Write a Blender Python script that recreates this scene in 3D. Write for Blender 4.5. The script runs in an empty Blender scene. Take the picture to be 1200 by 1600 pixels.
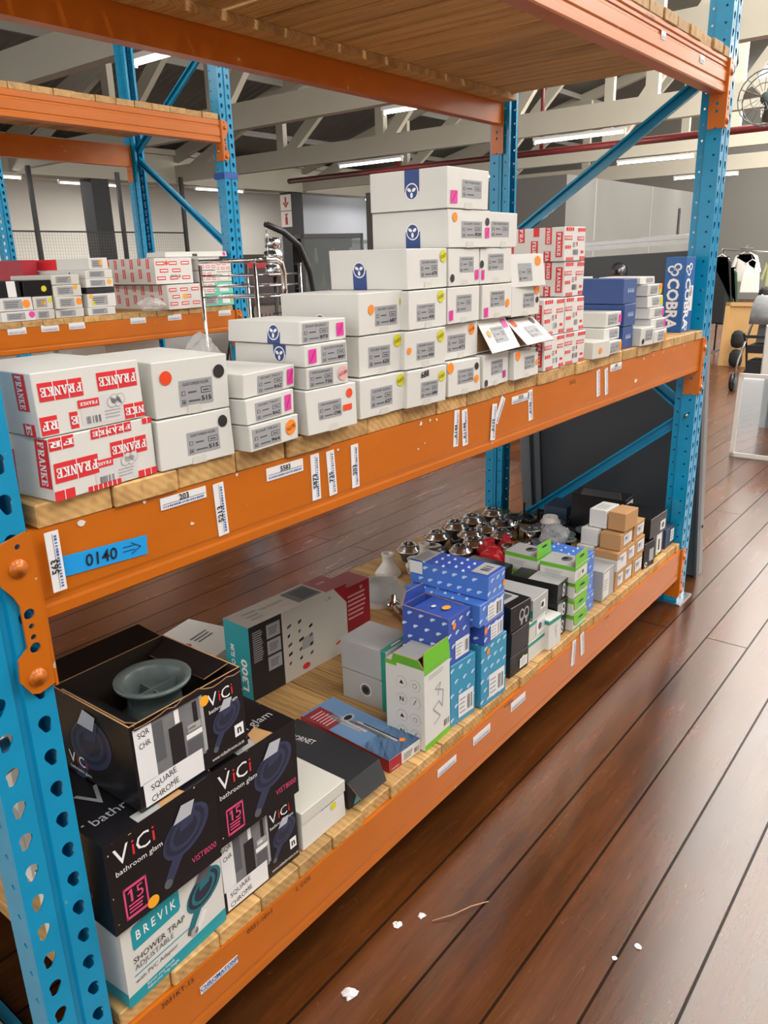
import bpy, bmesh, math, random
from mathutils import Vector, Matrix
random.seed(7)
S = bpy.context.scene
COL = S.collection
R = math.radians

# ------------------------------------------------------------------ camera
cd = bpy.data.cameras.new('camera'); cam = bpy.data.objects.new('camera', cd); COL.objects.link(cam)
cd.sensor_fit = 'VERTICAL'; cd.sensor_height = 24.0; cd.lens = 1221.33 / 1600 * 24.0
cd.clip_start = 0.02; cd.clip_end = 200
cam.rotation_euler = Matrix(((0.619331,0.256612,-0.742010),(-0.784697,0.170930,-0.595847),(-0.026070,0.951280,0.307225))).to_euler()
cam.location = (-0.4866, -0.9815, 1.4849)
S.camera = cam

# ------------------------------------------------------------------ view, world
S.view_settings.view_transform = 'Standard'; S.view_settings.look = 'None'
S.view_settings.gamma = 1.0; S.view_settings.use_curve_mapping = False
S.view_settings.exposure = -0.36
S.cycles.sample_clamp_direct = 8.0; S.cycles.sample_clamp_indirect = 4.0
W = bpy.data.worlds.new('world'); S.world = W; W.use_nodes = True
W.node_tree.nodes['Background'].inputs[0].default_value = (1.0, 0.975, 0.94, 1)
W.node_tree.nodes['Background'].inputs[1].default_value = 2.6

ROOF_GLOW = 18.0         # glow of the unseen roof sheets added for the floor sheen
TUBE_W = 25.0          # watts of one fluorescent batten
TUBE_EMIT = 45.0        # brightness of the tube glass

# ------------------------------------------------------------------ material helpers
MATS = {}
def nodes_of(name):
    m = bpy.data.materials.new(name); m.use_nodes = True
    nt = m.node_tree; b = nt.nodes['Principled BSDF']
    return m, nt, b
def N(nt, t, **kw):
    n = nt.nodes.new(t)
    for k, v in kw.items(): setattr(n, k, v)
    return n
def mat(name, col, rough=0.5, metal=0.0, var=0.05, scale=30.0, bump=0.0, coat=0.0, emit=None, trans=0.0, alpha=None, ior=1.5):
    """plain surface with a slight procedural mottling"""
    if name in MATS: return MATS[name]
    m, nt, b = nodes_of(name)
    tc = N(nt, 'ShaderNodeTexCoord'); nz = N(nt, 'ShaderNodeTexNoise'); nz.inputs['Scale'].default_value = scale; nz.inputs['Detail'].default_value = 3
    nt.links.new(tc.outputs['Object'], nz.inputs['Vector'])
    mx = N(nt, 'ShaderNodeMix', data_type='RGBA')
    mx.inputs[6].default_value = tuple(c * (1 - var) for c in col) + (1,)
    mx.inputs[7].default_value = tuple(min(1, c * (1 + var)) for c in col) + (1,)
    nt.links.new(nz.outputs['Fac'], mx.inputs[0]); nt.links.new(mx.outputs[2], b.inputs['Base Color'])
    b.inputs['Roughness'].default_value = rough; b.inputs['Metallic'].default_value = metal
    b.inputs['IOR'].default_value = ior
    if coat: b.inputs['Coat Weight'].default_value = coat; b.inputs['Coat Roughness'].default_value = 0.12
    if trans: b.inputs['Transmission Weight'].default_value = trans
    if alpha is not None: b.inputs['Alpha'].default_value = alpha
    if emit: b.inputs['Emission Color'].default_value = tuple(col) + (1,); b.inputs['Emission Strength'].default_value = emit
    if bump:
        bp = N(nt, 'ShaderNodeBump'); bp.inputs['Strength'].default_value = bump; bp.inputs['Distance'].default_value = 0.002
        nt.links.new(nz.outputs['Fac'], bp.inputs['Height']); nt.links.new(bp.outputs['Normal'], b.inputs['Normal'])
    MATS[name] = m; return m
def srgb(h):
    h = h.lstrip('#'); v = [int(h[i:i+2], 16) / 255 for i in (0, 2, 4)]
    return tuple(c / 12.92 if c <= .04045 else ((c + .055) / 1.055) ** 2.4 for c in v)
def paint(name, col, chip, rough=0.3):
    """rack paint: gloss, cloudy wear, small chips"""
    if name in MATS: return MATS[name]
    m, nt, b = nodes_of(name); L = nt.links
    tc = N(nt, 'ShaderNodeTexCoord')
    n1 = N(nt, 'ShaderNodeTexNoise'); n1.inputs['Scale'].default_value = 5; n1.inputs['Detail'].default_value = 5
    mp = N(nt, 'ShaderNodeMapping'); mp.inputs['Scale'].default_value = (1, 1, 3)
    L.new(tc.outputs['Object'], mp.inputs[0]); L.new(mp.outputs[0], n1.inputs['Vector'])
    mx = N(nt, 'ShaderNodeMix', data_type='RGBA')
    mx.inputs[6].default_value = tuple(c * .84 for c in col) + (1,); mx.inputs[7].default_value = tuple(min(1, c * 1.14) for c in col) + (1,)
    L.new(n1.outputs['Fac'], mx.inputs[0])
    n2 = N(nt, 'ShaderNodeTexNoise'); n2.inputs['Scale'].default_value = 38; n2.inputs['Detail'].default_value = 2
    L.new(tc.outputs['Object'], n2.inputs['Vector'])
    r = N(nt, 'ShaderNodeValToRGB'); r.color_ramp.elements[0].position = .745; r.color_ramp.elements[1].position = .76
    L.new(n2.outputs['Fac'], r.inputs[0])
    m2 = N(nt, 'ShaderNodeMix', data_type='RGBA'); m2.inputs[7].default_value = tuple(chip) + (1,)
    L.new(r.outputs[0], m2.inputs[0]); L.new(mx.outputs[2], m2.inputs[6]); L.new(m2.outputs[2], b.inputs['Base Color'])
    b.inputs['Roughness'].default_value = rough
    bp = N(nt, 'ShaderNodeBump'); bp.inputs['Strength'].default_value = .08; bp.inputs['Distance'].default_value = .004
    L.new(n1.outputs['Fac'], bp.inputs['Height']); L.new(bp.outputs['Normal'], b.inputs['Normal'])
    MATS[name] = m; return m
def timber(name, col, dark, axis='Y'):
    """pine boards: grain along one axis, each board its own tone"""
    m, nt, b = nodes_of(name); L = nt.links
    tc = N(nt, 'ShaderNodeTexCoord'); geo = N(nt, 'ShaderNodeNewGeometry')
    ad = N(nt, 'ShaderNodeVectorMath', operation='ADD'); sc = N(nt, 'ShaderNodeVectorMath', operation='SCALE'); sc.inputs['Scale'].default_value = 7.3
    cx = N(nt, 'ShaderNodeCombineXYZ')
    for i in range(3): L.new(geo.outputs['Random Per Island'], cx.inputs[i])
    L.new(cx.outputs[0], sc.inputs[0]); L.new(tc.outputs['Object'], ad.inputs[0]); L.new(sc.outputs[0], ad.inputs[1])
    mp = N(nt, 'ShaderNodeMapping'); mp.inputs['Scale'].default_value = (22, 1.6, 22) if axis == 'Y' else (1.6, 22, 22)
    L.new(ad.outputs[0], mp.inputs[0])
    nz = N(nt, 'ShaderNodeTexNoise'); nz.inputs['Scale'].default_value = 1.5; nz.inputs['Detail'].default_value = 6; nz.inputs['Distortion'].default_value = .6
    L.new(mp.outputs[0], nz.inputs['Vector'])
    wv = N(nt, 'ShaderNodeTexWave', wave_type='RINGS', rings_direction='Y' if axis == 'Y' else 'X'); wv.inputs['Scale'].default_value = 26; wv.inputs['Distortion'].default_value = 3.5; wv.inputs['Detail'].default_value = 2
    L.new(ad.outputs[0], wv.inputs['Vector'])
    mx = N(nt, 'ShaderNodeMix', data_type='FLOAT'); mx.inputs[0].default_value = .13; L.new(nz.outputs['Fac'], mx.inputs[2]); L.new(wv.outputs['Fac'], mx.inputs[3])
    rp = N(nt, 'ShaderNodeValToRGB'); rp.color_ramp.elements[0].color = tuple(dark) + (1,); rp.color_ramp.elements[0].position = .25
    rp.color_ramp.elements[1].color = tuple(col) + (1,); rp.color_ramp.elements[1].position = .62
    L.new(mx.outputs[0], rp.inputs[0])
    hs = N(nt, 'ShaderNodeHueSaturation'); mr = N(nt, 'ShaderNodeMapRange'); mr.inputs[3].default_value = .82; mr.inputs[4].default_value = 1.15
    L.new(geo.outputs['Random Per Island'], mr.inputs[0]); L.new(mr.outputs[0], hs.inputs['Value']); L.new(rp.outputs[0], hs.inputs['Color'])
    L.new(hs.outputs[0], b.inputs['Base Color']); b.inputs['Roughness'].default_value = .62
    MATS[name] = m; return m
def floor_material():
    m, nt, b = nodes_of('floorboards'); L = nt.links
    tc = N(nt, 'ShaderNodeTexCoord')
    mp = N(nt, 'ShaderNodeMapping'); mp.inputs['Location'].default_value = (0.37, 0.366, 0)
    L.new(tc.outputs['Object'], mp.inputs[0])
    bk = N(nt, 'ShaderNodeTexBrick'); bk.offset = .37; bk.inputs['Scale'].default_value = 1; bk.inputs['Mortar Size'].default_value = .0042; bk.inputs['Mortar Smooth'].default_value = .4
    bk.inputs['Brick Width'].default_value = 4.6; bk.inputs['Row Height'].default_value = .157; bk.inputs['Bias'].default_value = 0
    bk.inputs['Color1'].default_value = srgb('#603617') + (1,); bk.inputs['Color2'].default_value = srgb('#542e13') + (1,); bk.inputs['Mortar'].default_value = srgb('#2b1d14') + (1,)
    L.new(mp.outputs[0], bk.inputs['Vector'])
    # grain
    g = N(nt, 'ShaderNodeMapping'); g.inputs['Scale'].default_value = (1.2, 14, 1); L.new(tc.outputs['Object'], g.inputs[0])
    n1 = N(nt, 'ShaderNodeTexNoise'); n1.inputs['Scale'].default_value = 2; n1.inputs['Detail'].default_value = 7; n1.inputs['Roughness'].default_value = .65; L.new(g.outputs[0], n1.inputs['Vector'])
    n2 = N(nt, 'ShaderNodeTexNoise'); n2.inputs['Scale'].default_value = 2.3; n2.inputs['Detail'].default_value = 6; L.new(tc.outputs['Object'], n2.inputs['Vector'])
    r1 = N(nt, 'ShaderNodeValToRGB'); r1.color_ramp.elements[0].color = (.55, .55, .55, 1); r1.color_ramp.elements[0].position = .3; r1.color_ramp.elements[1].color = (1.15, 1.12, 1.08, 1); r1.color_ramp.elements[1].position = .72
    L.new(n1.outputs['Fac'], r1.inputs[0])
    r2 = N(nt, 'ShaderNodeValToRGB'); r2.color_ramp.elements[0].color = (.62, .62, .64, 1); r2.color_ramp.elements[0].position = .33; r2.color_ramp.elements[1].color = (1.1, 1.08, 1.05, 1); r2.color_ramp.elements[1].position = .6
    L.new(n2.outputs['Fac'], r2.inputs[0])
    a = N(nt, 'ShaderNodeMix', data_type='RGBA', blend_type='MULTIPLY'); a.inputs[0].default_value = 1; L.new(bk.outputs['Color'], a.inputs[6]); L.new(r1.outputs[0], a.inputs[7])
    c = N(nt, 'ShaderNodeMix', data_type='RGBA', blend_type='MULTIPLY'); c.inputs[0].default_value = .75; L.new(a.outputs[2], c.inputs[6]); L.new(r2.outputs[0], c.inputs[7])
    # scuffs and scratches: pale thin lines in several directions
    last = c.outputs[2]; sc_all = None
    for ang, s, pos in ((25, 3.1, .992), (-38, 2.3, .993), (72, 2.7, .994), (8, 4.3, .992)):
        q = N(nt, 'ShaderNodeMapping'); q.inputs['Rotation'].default_value = (0, 0, R(ang)); q.inputs['Scale'].default_value = (.5, 9, 1); L.new(tc.outputs['Object'], q.inputs[0])
        w = N(nt, 'ShaderNodeTexNoise'); w.inputs['Scale'].default_value = s; w.inputs['Detail'].default_value = 0; w.inputs['Distortion'].default_value = .4; L.new(q.outputs[0], w.inputs['Vector'])
        # ridge: 1-|2n-1| is near one along thin lines
        m1 = N(nt, 'ShaderNodeMath', operation='SUBTRACT'); m1.inputs[1].default_value = .5; L.new(w.outputs['Fac'], m1.inputs[0])
        m2 = N(nt, 'ShaderNodeMath', operation='ABSOLUTE'); L.new(m1.outputs[0], m2.inputs[0])
        m3 = N(nt, 'ShaderNodeMath', operation='LESS_THAN'); m3.inputs[1].default_value = .0016; L.new(m2.outputs[0], m3.inputs[0])
        # broken up
        k = N(nt, 'ShaderNodeTexNoise'); k.inputs['Scale'].default_value = 1.7 + s * .3; L.new(q.outputs[0], k.inputs['Vector'])
        k2 = N(nt, 'ShaderNodeMath', operation='GREATER_THAN'); k2.inputs[1].default_value = .56; L.new(k.outputs['Fac'], k2.inputs[0])
        m4 = N(nt, 'ShaderNodeMath', operation='MULTIPLY'); L.new(m3.outputs[0], m4.inputs[0]); L.new(k2.outputs[0], m4.inputs[1])
        if sc_all is None: sc_all = m4.outputs[0]
        else:
            mm = N(nt, 'ShaderNodeMath', operation='MAXIMUM'); L.new(sc_all, mm.inputs[0]); L.new(m4.outputs[0], mm.inputs[1]); sc_all = mm.outputs[0]
    f = N(nt, 'ShaderNodeMath', operation='MULTIPLY'); f.inputs[1].default_value = .08; L.new(sc_all, f.inputs[0])
    d = N(nt, 'ShaderNodeMix', data_type='RGBA'); d.inputs[7].default_value = srgb('#b99a78') + (1,); L.new(f.outputs[0], d.inputs[0]); L.new(last, d.inputs[6])
    L.new(d.outputs[2], b.inputs['Base Color'])
    # worn varnish
    rr = N(nt, 'ShaderNodeMapRange'); rr.inputs[1].default_value = .3; rr.inputs[2].default_value = .7; rr.inputs[3].default_value = .245; rr.inputs[4].default_value = .28
    L.new(n1.outputs['Fac'], rr.inputs[0]); L.new(rr.outputs[0], b.inputs['Roughness'])
    b.inputs['IOR'].default_value = 1.6; b.inputs['Specular IOR Level'].default_value = .8; b.inputs['Anisotropic'].default_value = .88; sl = N(nt, 'ShaderNodeMapRange'); sl.inputs[3].default_value = .8; sl.inputs[4].default_value = .08; L.new(bk.outputs['Fac'], sl.inputs[0]); L.new(sl.outputs[0], b.inputs['Specular IOR Level']); tg = N(nt, 'ShaderNodeCombineXYZ'); tg.inputs[0].default_value = 1.0; L.new(tg.outputs[0], b.inputs['Tangent'])
    hm = N(nt, 'ShaderNodeMath', operation='SUBTRACT'); hm.inputs[0].default_value = 1.0; L.new(bk.outputs['Fac'], hm.inputs[1])
    bp = N(nt, 'ShaderNodeBump'); bp.inputs['Strength'].default_value = .05; bp.inputs['Distance'].default_value = .001; L.new(hm.outputs[0], bp.inputs['Height']); L.new(bp.outputs['Normal'], b.inputs['Normal'])
    MATS['floorboards'] = m; return m

BLUE = paint('rack blue paint', srgb('#0f90bf'), srgb('#5e95ad'), .22)
ORANGE = paint('rack orange paint', srgb('#c2660f'), srgb('#c0a890'), .3)
PINE = timber('pine deck boards', srgb('#c9a066'), srgb('#98703f'))
FLOOR = floor_material()
WHITE = mat('white paint', srgb('#b6b0a1'), .6, var=.04, scale=3)
CARD = mat('white cartonboard', srgb('#d8d6d1'), .5, var=.03, scale=9, bump=.05)
CARD2 = mat('off white cartonboard', srgb('#cfccc3'), .55, var=.04, scale=9, bump=.05)
GREYL = mat('grey label paper', srgb('#9d9ea1'), .6, var=.03)
PAPER = mat('white label paper', srgb('#e6e5e6'), .5, var=.02)
INK = mat('black ink', srgb('#1d1c1f'), .5, var=0)
INKG = mat('grey ink', srgb('#5a5b60'), .5, var=0)
INKL = mat('pale grey ink', srgb('#a9aaac'), .5, var=0)
INKB = mat('blue ink', srgb('#3f63a8'), .5, var=0)
PENINK = mat('marker ink', srgb('#3a2614'), .5, var=0)
RED = mat('red print', srgb('#d92c33'), .45, var=.04)
RED2 = mat('dark red print', srgb('#a31f30'), .4, var=.05)
NAVY = mat('navy print', srgb('#25407f'), .45, var=.04)
WPRINT = mat('white print', srgb('#efeeee'), .5, var=0)
ORST = mat('orange sticker', srgb('#ff8a1f'), .5, var=.02)
ORST2 = mat('amber sticker', srgb('#f7ab25'), .5, var=.02)
YEST = mat('yellow sticker', srgb('#d5cc1f'), .5, var=.02)
PIST = mat('pink sticker', srgb('#e0359b'), .5, var=.02)
PPST = mat('pale pink sticker', srgb('#eab0ae'), .5, var=.02)
RDST = mat('red orange sticker', srgb('#e8481f'), .5, var=.02)
BKST = mat('black sticker', srgb('#262528'), .5, var=.02)
BLACKC = mat('black glossy carton', srgb('#17161a'), .28, var=.1, scale=20)
BLACKM = mat('black matt carton', srgb('#202227'), .45, var=.08)
GREYC = mat('grey carton', srgb('#a9a9a8'), .42, var=.04)
TEAL = mat('teal print', srgb('#1797a4'), .42, var=.03)
TEALG = mat('teal green print', srgb('#1d8f7c'), .42, var=.03)
GREEN = mat('lime green print', srgb('#6ab82c'), .42, var=.04)
KRAFT = mat('kraft cardboard', srgb('#b98d5e'), .7, var=.05, scale=14)
KRAFTD = mat('kraft board inside', srgb('#8d6a45'), .75, var=.06, scale=14)
BLUEC = mat('royal blue carton', srgb('#4a78cc'), .36, var=.06)
BLUED = mat('indigo carton', srgb('#3b56ae'), .36, var=.06)
BLUET = mat('cerulean carton', srgb('#3a93b8'), .36, var=.05)
BLUEN = mat('navy carton', srgb('#34508a'), .5, var=.05)
BLUEK = mat('slate blue carton', srgb('#33475f'), .5, var=.06)
PALEB = mat('pale blue print', srgb('#c4d9f0'), .5, var=0)
MINT = mat('mint print', srgb('#6fc7b2'), .5, var=.03)
SATIN = mat('satin chrome', (.74, .74, .73), .2, 1.0, var=.04)
CHROME = mat('chrome', (.72, .72, .73), .09, 1.0, var=.03)
STEEL = mat('brushed steel', (.5, .5, .5), .3, 1.0, var=.08)
PLAS_B = mat('black plastic', srgb('#1b1c1e'), .35, var=.1)
PLAS_G = mat('grey plastic', srgb('#56605f'), .35, var=.06)
PLAS_W = mat('white plastic', srgb('#e9e6df'), .3, var=.02)
PLAS_R = mat('red rubber', srgb('#d3202a'), .35, var=.05)
CLEAR = mat('clear plastic film', (.86, .87, .87), .14, alpha=.34, var=0)
DKGREY = mat('charcoal sheet metal', srgb('#4a4e52'), .35, var=.06, scale=4)
DKGREY2 = mat('grey angle steel', srgb('#83878a'), .35, .3, var=.06)
BLACKP = mat('black painted steel', srgb('#1f1f20'), .45, var=.1)
WALLW = mat('white wall paint', srgb('#d9d5cc'), .7, var=.03, scale=2)
WALLG = mat('grey wall paint', srgb('#5e5d59'), .75, var=.04, scale=2)
WALLD = mat('dark grey wall paint', srgb('#75736d'), .75, var=.04, scale=2)
REDP = mat('red pipe paint', srgb('#651a1b'), .4, var=.08)

# ------------------------------------------------------------------ mesh helpers
class MB:
    """collects shapes and links them as ONE mesh object"""
    def __init__(s): s.v = []; s.f = []; s.m = []; s.s = []; s.mats = []
    def mi(s, m):
        if m not in s.mats: s.mats.append(m)
        return s.mats.index(m)
    def add(s, vs, fs, m, smooth=False, M=None):
        o = len(s.v); k = s.mi(m)
        s.v += [tuple(M @ Vector(p)) if M is not None else tuple(p) for p in vs]
        for f in fs: s.f.append([o + i for i in f]); s.m.append(k); s.s.append(smooth)
        return s
    def hexa(s, c, m):
        """c: 8 corners, index = x + 2y + 4z"""
        return s.add(c, [(0,2,3,1),(4,5,7,6),(0,1,5,4),(2,6,7,3),(0,4,6,2),(1,3,7,5)], m)
    def box(s, x0, x1, y0, y1, z0, z1, m, M=None):
        c = [(x, y, z) for z in (z0, z1) for y in (y0, y1) for x in (x0, x1)]
        return s.add(c, [(0,2,3,1),(4,5,7,6),(0,1,5,4),(2,6,7,3),(0,4,6,2),(1,3,7,5)], m, False, M)
    def prism(s, pts, a0, a1, axis, m, smooth=False, M=None):
        """pts 2D polygon (counter-clockwise seen from +axis) pushed along axis"""
        def P(u, w, a): return {'x': (a, u, w), 'y': (u, a, w), 'z': (u, w, a)}[axis]
        n = len(pts); vs = [P(u, w, a0) for u, w in pts] + [P(u, w, a1) for u, w in pts]
        fs = [tuple(range(n))[::-1], tuple(range(n, 2*n))] + [(i, (i+1) % n, n + (i+1) % n, n + i) for i in range(n)]
        return s.add(vs, fs, m, smooth, M)
    def lathe(s, prof, cx, cy, cz, m, seg=20, smooth=True, M=None):
        """prof [(r,z)...] turned about the vertical through (cx,cy)"""
        vs = []; fs = []
        for r, z in prof:
            for k in range(seg):
                a = 2*math.pi*k/seg; vs.append((cx + r*math.cos(a), cy + r*math.sin(a), cz + z))
        for i in range(len(prof)-1):
            for k in range(seg):
                k2 = (k+1) % seg; fs.append((i*seg+k, i*seg+k2, (i+1)*seg+k2, (i+1)*seg+k))
        if prof[0][0] > 1e-5: fs.append(tuple(range(seg))[::-1])
        if prof[-1][0] > 1e-5: fs.append(tuple((len(prof)-1)*seg + k for k in range(seg)))
        return s.add(vs, fs, m, smooth, M)
    def tube(s, path, r, m, seg=8, M=None):
        vs = []; fs = []; n = len(path); up0 = None
        for i, p in enumerate(path):
            p = Vector(p); a = Vector(path[max(0, i-1)]); b = Vector(path[min(n-1, i+1)])
            t = (b - a).normalized()
            if up0 is None:
                up0 = Vector((0,0,1)) if abs(t.z) < .9 else Vector((1,0,0))
            u = (up0 - t*up0.dot(t)).normalized(); w = t.cross(u); up0 = u
            rr = r[i] if isinstance(r, (list, tuple)) else r
            for k in range(seg):
                g = 2*math.pi*k/seg; vs.append(tuple(p + u*math.cos(g)*rr + w*math.sin(g)*rr))
        for i in range(n-1):
            for k in range(seg):
                k2 = (k+1) % seg; fs.append((i*seg+k, i*seg+k2, (i+1)*seg+k2, (i+1)*seg+k))
        fs.append(tuple(range(seg))[::-1]); fs.append(tuple((n-1)*seg+k for k in range(seg)))
        return s.add(vs, fs, m, True, M)
    def disc(s, c, n, r, m, seg=16, rx=None):
        n = Vector(n).normalized(); u = n.orthogonal().normalized(); w = n.cross(u); c = Vector(c)
        return s.add([tuple(c + u*r*math.cos(2*math.pi*k/seg) + w*r*math.sin(2*math.pi*k/seg)) for k in range(seg)], [tuple(range(seg))], m)
    def build(s, name, parent=None, loc=None):
        me = bpy.data.meshes.new(name); me.from_pydata(s.v, [], s.f)
        for m in s.mats: me.materials.append(m)
        me.polygons.foreach_set('material_index', s.m); me.polygons.foreach_set('use_smooth', s.s)
        me.update(); o = bpy.data.objects.new(name, me); COL.objects.link(o)
        if parent is not None: o.parent = parent
        if loc is not None: o.location = loc
        return o
def tag(o, label=None, cat=None, group=None, kind=None):
    if label: o['label'] = label
    if cat: o['category'] = cat
    if group: o['group'] = group
    if kind: o['kind'] = kind
    return o
def empty(name, loc, rz=0.0, label=None, cat=None, group=None):
    o = bpy.data.objects.new(name, None); COL.objects.link(o); o.empty_display_size = .05
    o.location = loc; o.rotation_euler = (0, 0, R(rz)); return tag(o, label, cat, group)
def copy_tree(o, parent=None):
    c = o.copy(); COL.objects.link(c)
    if parent is not None: c.parent = parent
    for ch in list(o.children): copy_tree(ch, c)
    return c
def struct(o): o['kind'] = 'structure'; return o
def bevel(o, w=.002, seg=1, ang=50):
    md = o.modifiers.new('edge', 'BEVEL'); md.width = w; md.segments = seg; md.limit_method = 'ANGLE'; md.angle_limit = R(ang); return o
def holed(outer, holes, t):
    """flat plate with real holes: 2D curve fill -> verts (x, y, +-t/2), faces"""
    cu = bpy.data.curves.new('plate', 'CURVE'); cu.dimensions = '2D'; cu.fill_mode = 'BOTH'; cu.extrude = t/2
    for pts in [outer] + holes:
        sp = cu.splines.new('POLY'); sp.points.add(len(pts)-1); sp.use_cyclic_u = True
        for p, q in zip(sp.points, pts): p.co = (q[0], q[1], 0, 1)
    ob = bpy.data.objects.new('plate', cu); COL.objects.link(ob)
    me = bpy.data.meshes.new_from_object(ob.evaluated_get(bpy.context.evaluated_depsgraph_get()))
    vs = [tuple(v.co) for v in me.vertices]; fs = [tuple(p.vertices) for p in me.polygons]
    bpy.data.objects.remove(ob); bpy.data.curves.remove(cu); bpy.data.meshes.remove(me)
    return vs, fs
def cell_plate(x0, x1, cells, t):
    """upright strip x0..x1 built of stacked cells (z0, z1, hole points or None): each hole is really cut"""
    vs = []; fs = []
    for z0, z1, hole in cells:
        if not hole:
            o = len(vs); vs += [(x0,z0,t/2),(x1,z0,t/2),(x1,z1,t/2),(x0,z1,t/2),(x0,z0,-t/2),(x1,z0,-t/2),(x1,z1,-t/2),(x0,z1,-t/2)]; fs += [(o,o+1,o+2,o+3),(o+7,o+6,o+5,o+4)]; continue
        n = len(hole); cx = sum(p[0] for p in hole)/n; cz = sum(p[1] for p in hole)/n
        def edge(p):
            dx, dz = p[0]-cx, p[1]-cz; s = 1e9
            if dx > 1e-9: s = min(s, (x1-cx)/dx)
            if dx < -1e-9: s = min(s, (x0-cx)/dx)
            if dz > 1e-9: s = min(s, (z1-cz)/dz)
            if dz < -1e-9: s = min(s, (z0-cz)/dz)
            return (cx+dx*s, cz+dz*s)
        E = [edge(p) for p in hole]; cor = [(x0,z0),(x1,z0),(x1,z1),(x0,z1)]
        A = lambda p: math.atan2(p[1]-cz, p[0]-cx)
        for i in range(n):
            j = (i+1) % n; a0, a1 = A(hole[i]), A(hole[j]); 
            if a1 < a0: a1 += 2*math.pi
            mid = sorted([(A(c) + (2*math.pi if A(c) < a0 else 0), c) for c in cor]); mid = [c for a, c in mid if a0 < a < a1]
            ring = [hole[i], E[i]] + mid + [E[j], hole[j]]; o = len(vs); k = len(ring)
            vs += [(p[0],p[1],t/2) for p in ring] + [(p[0],p[1],-t/2) for p in ring]
            fs += [tuple(range(o,o+k)), tuple(range(o+2*k-1,o+k-1,-1)), (o, o+k-1, o+2*k-1, o+k)]
    return vs, fs
TXT = {}
def text2d(st, bold=0.0):
    """outline of a word as flat polygons, size 1, origin at the middle of its box"""
    k = (st, bold)
    if k in TXT: return TXT[k]
    cu = bpy.data.curves.new('word', 'FONT'); cu.body = st; cu.size = 1; cu.resolution_u = 2; cu.offset = bold; cu.fill_mode = 'FRONT' if hasattr(cu, 'fill_mode') else cu.fill_mode
    ob = bpy.data.objects.new('word', cu); COL.objects.link(ob)
    me = bpy.data.meshes.new_from_object(ob.evaluated_get(bpy.context.evaluated_depsgraph_get()))
    vs = [(v.co.x, v.co.y) for v in me.vertices]; fs = [tuple(p.vertices) for p in me.polygons]
    bpy.data.objects.remove(ob); bpy.data.curves.remove(cu); bpy.data.meshes.remove(me)
    if not vs: vs = [(0, 0)]; fs = []
    x0 = min(v[0] for v in vs); x1 = max(v[0] for v in vs); y0 = min(v[1] for v in vs); y1 = max(v[1] for v in vs)
    vs = [(x - (x0+x1)/2, y - (y0+y1)/2) for x, y in vs]
    TXT[k] = (vs, fs, x1-x0, y1-y0); return TXT[k]

class Face:
    """a flat (or skewed) four-sided face to print on; u right, v up, both 0..1"""
    def __init__(s, o, u, v, uv=None):
        s.o = Vector(o); s.a = Vector(u); s.b = Vector(v); s.c = Vector(uv) if uv is not None else s.a + s.b - s.o
        s.w = (s.a - s.o).length; s.h = (s.b - s.o).length
        s.n = (s.a - s.o).cross(s.b - s.o).normalized()
    def p(s, u, v, l=0.0):
        q = s.o*(1-u)*(1-v) + s.a*u*(1-v) + s.b*(1-u)*v + s.c*u*v
        return tuple(q + s.n*l)
L1, L2, L3 = .0005, .0009, .0013
def rect(mb, F, u0, v0, u1, v1, m, l=L1): mb.add([F.p(u0,v0,l), F.p(u1,v0,l), F.p(u1,v1,l), F.p(u0,v1,l)], [(0,1,2,3)], m)
def poly(mb, F, pts, m, l=L1): mb.add([F.p(u,v,l) for u, v in pts], [tuple(range(len(pts)))], m)
def ell(mb, F, u, v, r, m, l=L1, asp=1.0, seg=18, rot=0.0):
    pts = []
    for k in range(seg):
        a = 2*math.pi*k/seg; x = r*math.cos(a)*asp; y = r*math.sin(a); c, s_ = math.cos(R(rot)), math.sin(R(rot))
        pts.append((u + (x*c - y*s_)/F.w, v + (x*s_ + y*c)/F.h))
    poly(mb, F, pts, m, l)
def word(mb, F, st, u, v, size, m, l=L2, rot=0.0, bold=0.0, sx=1.0, width=None):
    vs, fs, w, h = text2d(st, bold)
    if width: sx = width/(w*size)
    c, s_ = math.cos(R(rot)), math.sin(R(rot)); out = []
    for x, y in vs:
        x *= size*sx; y *= size
        out.append(F.p(u + (x*c - y*s_)/F.w, v + (x*s_ + y*c)/F.h, l))
    mb.add(out, fs, m)
def lines(mb, F, u0, v0, u1, v1, n, m, l=L2, fill=.4, rag=.25, seed=0):
    """small print: n rows of ragged strokes"""
    rd = random.Random(seed); dv = (v1-v0)/n
    for i in range(n):
        e = u1 - (u1-u0)*rag*rd.random(); y = v0 + dv*(i+.5)
        rect(mb, F, u0, y - dv*fill/2, e, y + dv*fill/2, m, l)
def barcode(mb, F, u0, v0, u1, v1, m, l=L2, n=14, seed=1):
    rd = random.Random(seed); d = (u1-u0)/n
    for i in range(n):
        if rd.random() < .8: rect(mb, F, u0 + d*i, v0, u0 + d*(i + .3 + .45*rd.random()), v1, m, l)
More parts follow.
